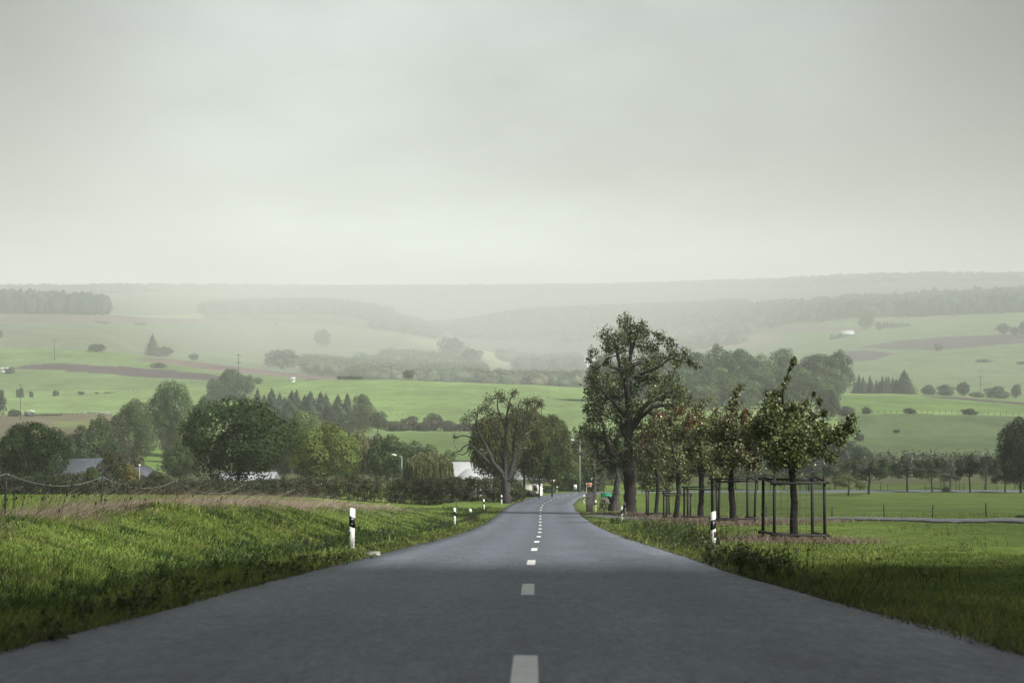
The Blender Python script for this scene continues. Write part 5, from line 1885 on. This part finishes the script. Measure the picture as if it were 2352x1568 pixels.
# ------------------------------------------------------------------ grass
def blades(m, P, h, w, colr, lean=(.0, .0), leanv=.25, tipc=1.15, curve=.35):
    n = len(P)
    a = rng.random(n) * math.pi
    # most blades turn a flat side to any viewer
    side = np.stack([np.cos(a), np.sin(a), np.zeros(n)], 1)
    L = np.stack([rng.normal(lean[0], leanv, n), rng.normal(lean[1], leanv, n), np.ones(n)], 1)
    L /= np.linalg.norm(L, axis=1)[:, None]
    h = np.broadcast_to(h, (n,))[:, None]
    w = np.broadcast_to(w, (n,))[:, None]
    mid = P + L * h * .55
    L2 = L.copy()
    L2[:, :2] *= 1 + curve * 3
    L2[:, 2] *= 1 - curve * .6
    tip = mid + L2 * h * .5
    V = np.stack([P - side * w / 2, P + side * w / 2, mid + side * w * .38, mid - side * w * .38, tip], 1).reshape(-1, 3)
    b = np.arange(n)[:, None] * 5
    q = b + np.array([[0, 1, 2, 3]])
    t = b + np.array([[3, 2, 4]])
    c = np.stack([colr * .92, colr * .92, colr, colr, np.minimum(colr * tipc, .7)], 1).reshape(-1, 3)
    m.add(V, q, t, c)


def sample_area(n, y0, y1, xf0, xf1, power=1.5):
    """points between y0 and y1, thinner with distance; xf0/xf1 give the sides for each y"""
    u = rng.random(n)
    e = 2 - power
    if abs(e) < 1e-6:
        y = y0 * (y1 / y0) ** u
    else:
        y = (y0 ** e + u * (y1 ** e - y0 ** e)) ** (1 / e)
    a, b = xf0(y), xf1(y)
    x = a + (b - a) * rng.random(n)
    return x, y


def keepout(x, y, margin=0.0):
    rd = road_dist(x, y)
    ed = np.where(x < xc(y), 3.15, 2.88)
    return rd > ed + margin - .06 + .16 * wav(x, y, .7, 31) + .14 * wav(x, y, 2.7, 32)


def pathclear(x, y):
    dmin = np.full(len(x), 99.)
    for p in pp[::3]:
        dmin = np.minimum(dmin, np.hypot(x - p[0], y - p[1]))
    return dmin > 1.1


def grass_field():
    m = MB()
    # right-hand meadow and verge
    for n, y0, y1, f0, f1, pw in ((290000, 4, 75, lambda y: xc(y) + 2.9, lambda y: .50 * y + 4.0, 1.35), (60000, 60, 135, lambda y: xc(y) + 2.9, lambda y: .40 * y, 1.2),
                                  (290000, 4, 75, lambda y: -np.minimum(.42 * y + 3.5, 12.2 - xc(y)), lambda y: xc(y) - 3.1, 1.35), (50000, 60, 150, lambda y: xc(y) - 12.6, lambda y: xc(y) - 3.1, 1.2)):
        x, y = sample_area(n, y0, y1, f0, f1, pw)
        k = keepout(x, y, .02) & pathclear(x, y) & (f1(y) > f0(y))
        x, y = x[k], y[k]
        n = len(x)
        z = znear(x, y)
        s = x - xc(y)
        tall = np.exp(.45 * wav(x, y, 3.1, 41) + .42 * wav(x, y, .9, 42) + rng.normal(0, .3, n))
        h = .082 * tall * np.where(s < -5, 1.12, 1.0) * np.where(s > 4.6, .62, 1) * np.where(np.abs(s) < 4.2, .85, 1) * np.where(np.abs(path_side(x, y) + 6) < 7, .35, 1)
        w = (.0030 + .00044 * y) * np.exp(rng.normal(0, .2, n))
        g1, g2, g3 = np.array((.085, .140, .026)), np.array((.235, .285, .070)), np.array((.20, .17, .085))
        mix = np.clip(.5 + .35 * wav(x, y, 4.5, 43) + .35 * wav(x, y, 1.4, 47) + rng.normal(0, .22, n), 0, 1)[:, None]
        c = g1 * (1 - mix) + g2 * mix
        hol = (s < -5) & (wav(x, y, 4.2, 81) + .5 * wav(x, y, 1.3, 82) < -.45) & (rng.random(n) < .8)  # patches of bank grass painted dark to suggest shaded hollows
        c[hol] = np.array((.050, .088, .024))
        dry = rng.random(n) < (.05 + .10 * (wav(x, y, 6, 44) > .5))
        c[dry] = g3 * np.exp(rng.normal(0, .2, (dry.sum(), 1)))
        edge = (np.abs(s) < 3.9) & (rng.random(n) < .25)
        c[edge] = np.array((.11, .10, .05))
        lush = (s < -4.4) & (s > -7.6 + .6 * wav(x, y, 3, 48)) & (rng.random(n) < .75)
        c[lush] = np.array((.050, .085, .022))
        h = np.where(lush, h * 1.5, h)
        c = c * np.exp(rng.normal(0, .22, (n, 1)))
        blades(m, np.stack([x, y, z - .01], 1), h, w, c, lean=(.18, 0), leanv=.35)
    o = m.build('grass', GRASS)
    tag(o, 'green grass covering the verges, the bank and the near meadow', 'grass', kind='stuff')
    # fields behind the bank crest
    m = MB()
    x, y = sample_area(60000, 22, 165, lambda y: -.33 * y, lambda y: np.minimum(-13.5 + 0 * y, -.1 * y * 0 - 13.5), 1.0)
    k = (x < -13.4) & (-.33 * y < -13.5)
    x, y = x[k], y[k]
    n = len(x)
    c = np.array((.185, .26, .055)) * np.exp(.12 * wav(x, y, 8, 45) + rng.normal(0, .2, n))[:, None]
    blades(m, np.stack([x, y, znear(x, y) - .01], 1), .13 * np.exp(rng.normal(0, .3, n)), .007 + .0005 * y, c, lean=(.25, 0))
    o = m.build('grass', GRASS)
    tag(o, 'yellow-green grass of the field between the bank crest and the hedge', 'grass', kind='stuff')


grass_field()


def dry_grass():
    m = MB()
    n = 90000
    y = 14 * (135 / 14) ** rng.random(n)
    s = 12.2 + rng.normal(0, 1, n) * np.interp(y, [14, 50, 100, 135], [.7, .6, 1.0, 1.2]) + .4 * wav(y, y * 0, 11, 62)
    den = (.45 + .55 * (wav(y, y * 0, 23, 51) > -.5)) * np.interp(y, [14, 30, 60, 120, 135], [.6, .8, 1, 1, .3])
    k = rng.random(n) < den
    y, s = y[k], s[k]
    x = xc(y) - s
    n = len(x)
    h = np.interp(y, [14, 40, 60, 75, 120], [.17, .20, .30, .34, .28]) * np.exp(rng.normal(0, .35, n)) * (1 + .25 * wav(y, s * 3, 6, 52))
    c = np.array((.40, .325, .25)) * np.exp(rng.normal(0, .3, (n, 1))) * np.interp(y, [14, 45, 65], [.6, .8, 1.15])[:, None] * (1 + .3 * wav(x, y, 3.5, 61))[:, None]
    c[rng.random(n) < .18] *= np.array([.45, .38, .40])
    w = (.004 + .00022 * y)
    blades(m, np.stack([x, y, znear(x, y) - .02], 1), h, w, c, lean=(.95, .1), leanv=.35, curve=.3)
    # long stalks blown to the right
    n = 900
    y = rng.uniform(40, 85, n)
    x = xc(y) - 12.0 + rng.normal(0, .7, n)
    blades(m, np.stack([x, y, znear(x, y)], 1), rng.uniform(.7, 1.35, n), .012, np.array((.36, .29, .22)) * np.ones((n, 3)), lean=(1.1, .1), leanv=.3, curve=.25)
    o = m.build('dry_grass', STRAW)
    tag(o, 'pale pinkish dry grass blown sideways along the bank crest', 'dry grass', kind='stuff')
    m = MB()
    for gx, gy, r in ((8.85, 53, 1.6), (9.4, 72, 1.7), (10.65, 95, 1.8), (11.3, 112, 1.8), (10.3, 120, 1.6), (8.2, 124, 1.6), (14, 84, 2.0)):
        n = 5200
        x = gx + rng.normal(0, r * .72, n)
        yy = gy + rng.normal(0, r * .9, n)
        c = np.array((.24, .185, .14)) * np.exp(rng.normal(0, .35, (n, 1)))
        c[rng.random(n) < .2] *= .5
        blades(m, np.stack([x, yy, znear(x, yy) - .02], 1), .2 * np.exp(rng.normal(0, .35, n)), .004 + .00022 * gy, c, lean=(.4, 0), leanv=.6, curve=.5)
    o = m.build('dry_grass', STRAW)
    tag(o, 'brownish dry grass matted round the feet of the guarded trees', 'dry grass', kind='stuff')


dry_grass()


def edge_litter():
    m = MB()
    for side in (-1, 1):
        n = 2600
        y = 6 * (70 / 6) ** rng.random(n)
        off = (3.15 if side < 0 else 2.88) + np.abs(rng.normal(0, .13, n)) - .03
        x = xc(y) + side * off
        zz = np.maximum(zroad(x, y) + .02, znear(x, y) + .012)
        pos = np.stack([x, y, zz], 1)
        nn = np.stack([rng.normal(0, .35, n), rng.normal(0, .35, n), np.ones(n)], 1)
        c = np.array((.105, .085, .06)) * np.exp(rng.normal(0, .45, (n, 1)))
        g = rng.random(n) < .3
        c[g] = np.array((.16, .155, .14)) * np.exp(rng.normal(0, .25, (int(g.sum()), 1)))
        leaves(m, pos, nn, rng.uniform(.010, .028, n) * (1 + y / 50), c, aspect=.7)
    # a few fallen leaves blown on to the asphalt
    n = 60
    y = 7 * (60 / 7) ** rng.random(n)
    x = xc(y) + rng.uniform(-3, 2.8, n)
    pos = np.stack([x, y, zroad(x, y) + .024], 1)
    leaves(m, pos, np.stack([rng.normal(0, .25, n), rng.normal(0, .25, n), np.ones(n)], 1), rng.uniform(.015, .03, n), np.array((.10, .075, .045)) * np.exp(rng.normal(0, .4, (n, 1))))
    o = m.build('gravel', FARLEAF)
    tag(o, 'loose grit, soil crumbs and fallen leaves along the asphalt edges', 'gravel', kind='stuff')


edge_litter()


def weeds(name, patches, label, colr, hh, leafn=26, lsz=.06, density=1.0, head=False):
    m = MB()
    for X, Y, rx, ry, n in patches:
        n = int(n * density)
        x = X + rng.normal(0, rx * .5, n)
        y = Y + rng.normal(0, ry * .5, n)
        k = keepout(x, y, .12)
        x, y = x[k], y[k]
        z = znear(x, y)
        for i in range(len(x)):
            h = hh * np.exp(rng.normal(0, .3))
            l = rng.normal(0, .25, 2) + [.08, 0]
            b = np.array([x[i], y[i], z[i] - .03])
            tip = b + [l[0] * h, l[1] * h, h]
            mid = (b + tip) / 2 + [-l[0] * h * .15, 0, h * .05]
            cs = np.array(colr) * np.exp(rng.normal(0, .25))
            m.tube([b, mid, tip], [.005, .004, .002], 4, cap=False, c=cs * .7)
            k = leafn
            u = rng.random(k)[:, None]
            pos = b + (tip - b) * u + rng.normal(0, .05 * h ** .5 + .02, (k, 3)) * (1.3 - u)
            leaves(m, pos, rand_dirs(k) + [0, 0, .7], lsz * np.exp(rng.normal(0, .3, k)), jitter_col(k, cs, .3, .15), aspect=.35, down=-.4)
            if head:
                m.add(IV[:42] * 0 + tip, None, None, cs)
    o = m.build(name, LEAF)
    tag(o, label, 'weeds', kind='stuff')


XY = lambda x, y: (lambda d: ((x - CX) * d / F, d))(float(np.interp(-y, [-1560, -1500, -1400, -1354, -1293, -1263, -1245, -1232, -1223, -1215, -1206, -1199, -1191], [8.6, 10.2, 14.8, 18.5, 28.4, 38.6, 48.9, 58.5, 68.5, 78.5, 88.5, 98.5, 108.5])))
pt = []
for x, y, rx, ry, n in ((1495, 1222, .9, 5, 60), (1545, 1228, 1.3, 7, 110), (1590, 1236, 1.2, 7, 120), (1560, 1250, .9, 4, 70), (1610, 1262, .9, 4, 80), (1625, 1292, .4, 1.5, 22), (1690, 1300, .6, 2.0, 60), (1730, 1305, .5, 1.8, 50), (1480, 1215, .8, 5, 50),
                        (1420, 1200, .7, 7, 50), (1760, 1330, .4, 1.5, 25)):
    X_, Y_ = XY(x, y)
    pt.append((X_, Y_, rx, ry, n))
weeds('roadside_weeds', pt, 'bushy dark green weeds along the right verge around the guide post', (.062, .085, .030), .27, 34, .05)
pt = []
for x, y, rx, ry, n in ((800, 1290, .7, 3, 60), (870, 1262, .8, 4, 70), (950, 1245, .7, 5, 70), (640, 1320, .6, 2.5, 50), (450, 1370, .5, 2, 40), (250, 1420, .4, 1.5, 35), (1040, 1222, .6, 6, 60), (720, 1300, .5, 3, 40), (100, 1480, .3, 1, 25), (1100, 1200, .6, 7, 60)):
    X_, Y_ = XY(x, y)
    pt.append((X_, Y_, rx, ry, n))
for i in range(30):
    Y_ = 11 * (75 / 11) ** rng.random()
    pt.append((xc(Y_) - rng.uniform(4.6, 6.8), Y_, .7, 1.6, 14))
weeds('roadside_weeds', pt, 'leafy green weeds fringing the left edge of the asphalt', (.075, .105, .030), .17, 26, .05)
pt = []
for x, y, rx, ry, n in ((990, 1212, .6, 4, 55), (1012, 1208, .6, 5, 60), (1085, 1196, .4, 6, 55), (700, 1240, .5, 1.5, 30), (720, 1262, .5, 1.2, 25), (640, 1235, .3, 1, 12), (880, 1215, .5, 3, 30)):
    X_, Y_ = XY(x, y)
    pt.append((X_, Y_, rx, ry, n))
weeds('withered_weeds', pt, 'dark brown withered weeds standing in the left ditch', (.040, .030, .032), .38, 22, .05)
pt = []
for i in range(46):
    Y_ = 9 * (55 / 9) ** rng.random()
    X_ = xc(Y_) - rng.uniform(4.2, 13.5)
    if abs(X_) < .34 * Y_:
        pt.append((X_, Y_, .8, 1.2, 5))
for i in range(40):
    Y_ = 9 * (70 / 9) ** rng.random()
    X_ = xc(Y_) + rng.uniform(3.2, 15)
    if abs(X_) < .33 * Y_:
        pt.append((X_, Y_, .5, .9, 7))
weeds('withered_weeds', pt, 'scattered dark seed stalks and docks in the verge grass', (.030, .036, .018), .24, 12, .035)


# teasel-like seed heads on the left bank behind the crest
def seedheads():
    m = MB()
    n = 260
    y = rng.uniform(30, 60, n)
    x = xc(y) - rng.uniform(10.5, 18, n)
    z = znear(x, y)
    for i in range(n):
        if abs(x[i]) > .33 * y[i]:
            continue
        h = rng.uniform(.35, .85)
        b = np.array([x[i], y[i], z[i]])
        t = b + [rng.normal(.12, .1), 0, h]
        m.tube([b, t], [.006, .004], 4, cap=False, c=(.05, .045, .035))
        m.add(IV * np.array([.022, .022, .04]) + t, t=IFc, c=(.025, .022, .018))
    o = m.build('seed_stalks', LEAF)
    tag(o, 'dark seed heads on thin stalks along the left bank', 'stalks', kind='stuff')


seedheads()

# added roadside trees, unseen, placed to shade the nearest road and verges
def shade_trees():
    m = MB()
    t = MB()
    for X, Y, h, r in ((7.2, 1, 16, 5.2), (7.6, 6.5, 17, 5.2), (9.2, 12, 17, 5.0), (7.5, -5, 15, 5), (14, 8, 16, 5.5), (13, 0, 16, 5.5), (16.5, 15, 15, 4.8), (18.5, 21, 15, 4.6), (22, 4, 16, 6), (24, 14, 16, 5.5), (25, 23, 15, 5.0), (11.6, 17.5, 17, 4.6), (8, -12, 14, 5.5), (17, -6, 15, 6), (33, 20, 16, 6), (34, 9, 16, 6), (-7, -8, 12, 5), (32, 30, 15, 5)):
        z = float(znear(X, Y))
        k = 9
        bl = []
        for i in range(k):
            dv = rand_dirs(1)[0]
            bl.append((X + dv[0] * r * .6, Y + dv[1] * r * .6, z + h * .70 + dv[2] * h * .17, r * rng.uniform(.35, .50)))
        crown_shell(m, bl, 5200, .42, (.05, .07, .028), depth=.7)
        m.tube([(X, Y, z - .3), (X, Y, z + h * .4), (X, Y, z + h * .8)], [.3, .22, .08], 7, c=(.04, .035, .03))
    o = m.build('woodland', LEAF)
    tag(o, 'added unseen trees shading the nearest road from beside and behind the view', 'woodland', kind='stuff')


shade_trees()

# ------------------------------------------------------------------ air, sky, light, camera
hz, nt, b = new_mat('haze')
N, L = nt.nodes, nt.links
N.remove(b)
pv = N.new('ShaderNodeVolumePrincipled')
pv.inputs['Color'].default_value = (.945, .985, .965, 1)
pv.inputs['Density'].default_value = .00021
pv.inputs['Anisotropy'].default_value = -.1
L.new(pv.outputs[0], N['Material Output'].inputs['Volume'])
m = MB()
m.box((0, 7200, 235), (19000, 15600, 720))
o = m.build('haze', hz)
tag(o, 'pale green-grey mist filling the valley air', 'haze', kind='stuff')

w = bpy.data.worlds.new('World')
scene.world = w
w.use_nodes = True
N, L = w.node_tree.nodes, w.node_tree.links
bg = N['Background']
SUN_AZ, SUN_EL = 122, 43     # degrees from straight ahead (+Y), clockwise positive
sky = N.new('ShaderNodeTexSky')
sky.sky_type = 'NISHITA'
sky.sun_disc = False
sky.sun_elevation = R(SUN_EL)
sky.sun_rotation = R(SUN_AZ)
tc = N.new('ShaderNodeTexCoord')
sep = N.new('ShaderNodeSeparateXYZ')
L.new(tc.outputs['Generated'], sep.inputs[0])


def math_(op, a, b_=None, cl_=False):
    n = N.new('ShaderNodeMath')
    n.operation = op
    n.use_clamp = cl_
    for i, v in enumerate((a, b_)):
        if v is None:
            continue
        if isinstance(v, (int, float)):
            n.inputs[i].default_value = v
        else:
            L.new(v, n.inputs[i])
    return n.outputs[0]


# cloud deck seen in perspective: project the direction on a level layer
zc = math_('MAXIMUM', sep.outputs[2], .0)
zc = math_('ADD', zc, .10)
px_ = math_('DIVIDE', sep.outputs[0], zc)
py_ = math_('DIVIDE', sep.outputs[1], zc)
cmb = N.new('ShaderNodeCombineXYZ')
L.new(px_, cmb.inputs[0])
L.new(py_, cmb.inputs[1])
mp = N.new('ShaderNodeMapping')
mp.inputs['Scale'].default_value = (.75, .42, 1)
mp.inputs['Rotation'].default_value = (0, 0, .5)
mp.inputs['Location'].default_value = (3.1, 1.7, 0)
L.new(cmb.outputs[0], mp.inputs['Vector'])
no = N.new('ShaderNodeTexNoise')
no.inputs['Scale'].default_value = 1.0
no.inputs['Detail'].default_value = 5
no.inputs['Roughness'].default_value = .52
L.new(mp.outputs[0], no.inputs['Vector'])
nz = N.new('ShaderNodeMapRange')
nz.inputs['From Min'].default_value = .3
nz.inputs['From Max'].default_value = .7
nz.inputs['To Min'].default_value = .50
nz.inputs['To Max'].default_value = 1.18
L.new(no.outputs['Fac'], nz.inputs['Value'])
# sides darkened as cloud, also standing in for corner falloff; a bright lane ahead
cr = N.new('ShaderNodeValToRGB')
cr.color_ramp.interpolation = 'EASE'
e = cr.color_ramp.elements
ax = math_('ABSOLUTE', math_('ADD', sep.outputs[0], .02))
side = N.new('ShaderNodeMapRange')
side.interpolation_type = 'SMOOTHSTEP'
side.inputs['From Min'].default_value = .06
side.inputs['From Max'].default_value = .36
side.inputs['To Min'].default_value = 1.0
side.inputs['To Max'].default_value = .04
L.new(ax, side.inputs['Value'])
up = N.new('ShaderNodeMapRange')      # lower sky: light at the horizon, greyer above it
up.interpolation_type = 'SMOOTHSTEP'
up.inputs['From Min'].default_value = .02
up.inputs['From Max'].default_value = .095
up.inputs['To Min'].default_value = 1.75
up.inputs['To Max'].default_value = .69
L.new(sep.outputs[2], up.inputs['Value'])
zen = N.new('ShaderNodeMapRange')
zen.interpolation_type = 'SMOOTHSTEP'
zen.inputs['From Min'].default_value = .22
zen.inputs['From Max'].default_value = .50
zen.inputs['To Min'].default_value = 0.0
zen.inputs['To Max'].default_value = 1.0
L.new(sep.outputs[2], zen.inputs['Value'])
lum = math_('MULTIPLY', math_('MULTIPLY', nz.outputs[0], side.outputs[0]), up.outputs[0])
# unseen upper sky, made darker and bluer to lower the fill
zk = math_('SUBTRACT', 1.0, math_('MULTIPLY', zen.outputs[0], .50))
lum = math_('MULTIPLY', lum, zk)
rear = N.new('ShaderNodeMapRange')      # unseen sky behind the viewpoint, dimmed to lower the fill
rear.interpolation_type = 'SMOOTHSTEP'
rear.inputs['From Min'].default_value = -.45
rear.inputs['From Max'].default_value = .45
rear.inputs['To Min'].default_value = .42
rear.inputs['To Max'].default_value = 1.0
L.new(sep.outputs[1], rear.inputs['Value'])
lum = math_('MULTIPLY', lum, rear.outputs[0])
tintm = N.new('ShaderNodeMix')
tintm.data_type = 'RGBA'
L.new(zen.outputs[0], tintm.inputs[0])
tintm.inputs[6].default_value = (7.75, 8.35, 8.15, 1)
tintm.inputs[7].default_value = (6.6, 7.9, 9.4, 1)
vs = N.new('ShaderNodeVectorMath')
vs.operation = 'SCALE'
L.new(tintm.outputs[2], vs.inputs[0])
L.new(lum, vs.inputs['Scale'])
mix = N.new('ShaderNodeMix')
mix.data_type = 'RGBA'
mix.inputs[0].default_value = .95
L.new(sky.outputs[0], mix.inputs[6])
L.new(vs.outputs[0], mix.inputs[7])
L.new(mix.outputs[2], bg.inputs['Color'])
bg.inputs['Strength'].default_value = .10

sd = bpy.data.lights.new('sun', 'SUN')
sd.energy = 5.0
sd.angle = R(17)
sd.color = (1, .97, .91)
so = bpy.data.objects.new('sun', sd)
col.objects.link(so)
dirv = Vector((math.sin(R(SUN_AZ)) * math.cos(R(SUN_EL)), math.cos(R(SUN_AZ)) * math.cos(R(SUN_EL)), math.sin(R(SUN_EL))))
so.rotation_euler = dirv.to_track_quat('Z', 'Y').to_euler()
so.location = (0, 0, 60)

cd = bpy.data.cameras.new('camera')
cd.sensor_width = 36
cd.lens = 36 * F / 2352
cd.clip_start = .1
cd.clip_end = 40000
cd.dof.use_dof = True
cd.dof.focus_distance = 75
cd.dof.aperture_fstop = 3.2
co = bpy.data.objects.new('camera', cd)
col.objects.link(co)
co.location = (0, 0, 0)
co.rotation_euler = (R(90), 0, 0)
scene.camera = co

scene.render.engine = 'CYCLES'
cy = scene.cycles
cy.use_denoising = True
try:
    cy.denoiser = 'OPENIMAGEDENOISE'
    cy.denoising_input_passes = 'RGB_ALBEDO_NORMAL'
except Exception:
    pass
cy.max_bounces = 5
cy.diffuse_bounces = 3
cy.glossy_bounces = 2
cy.transmission_bounces = 3
cy.volume_bounces = 2
cy.transparent_max_bounces = 6
cy.use_adaptive_sampling = True
cy.adaptive_threshold = .01
scene.view_settings.view_transform = 'Standard'
scene.view_settings.look = 'None'
scene.view_settings.exposure = .58
scene.view_settings.gamma = 1
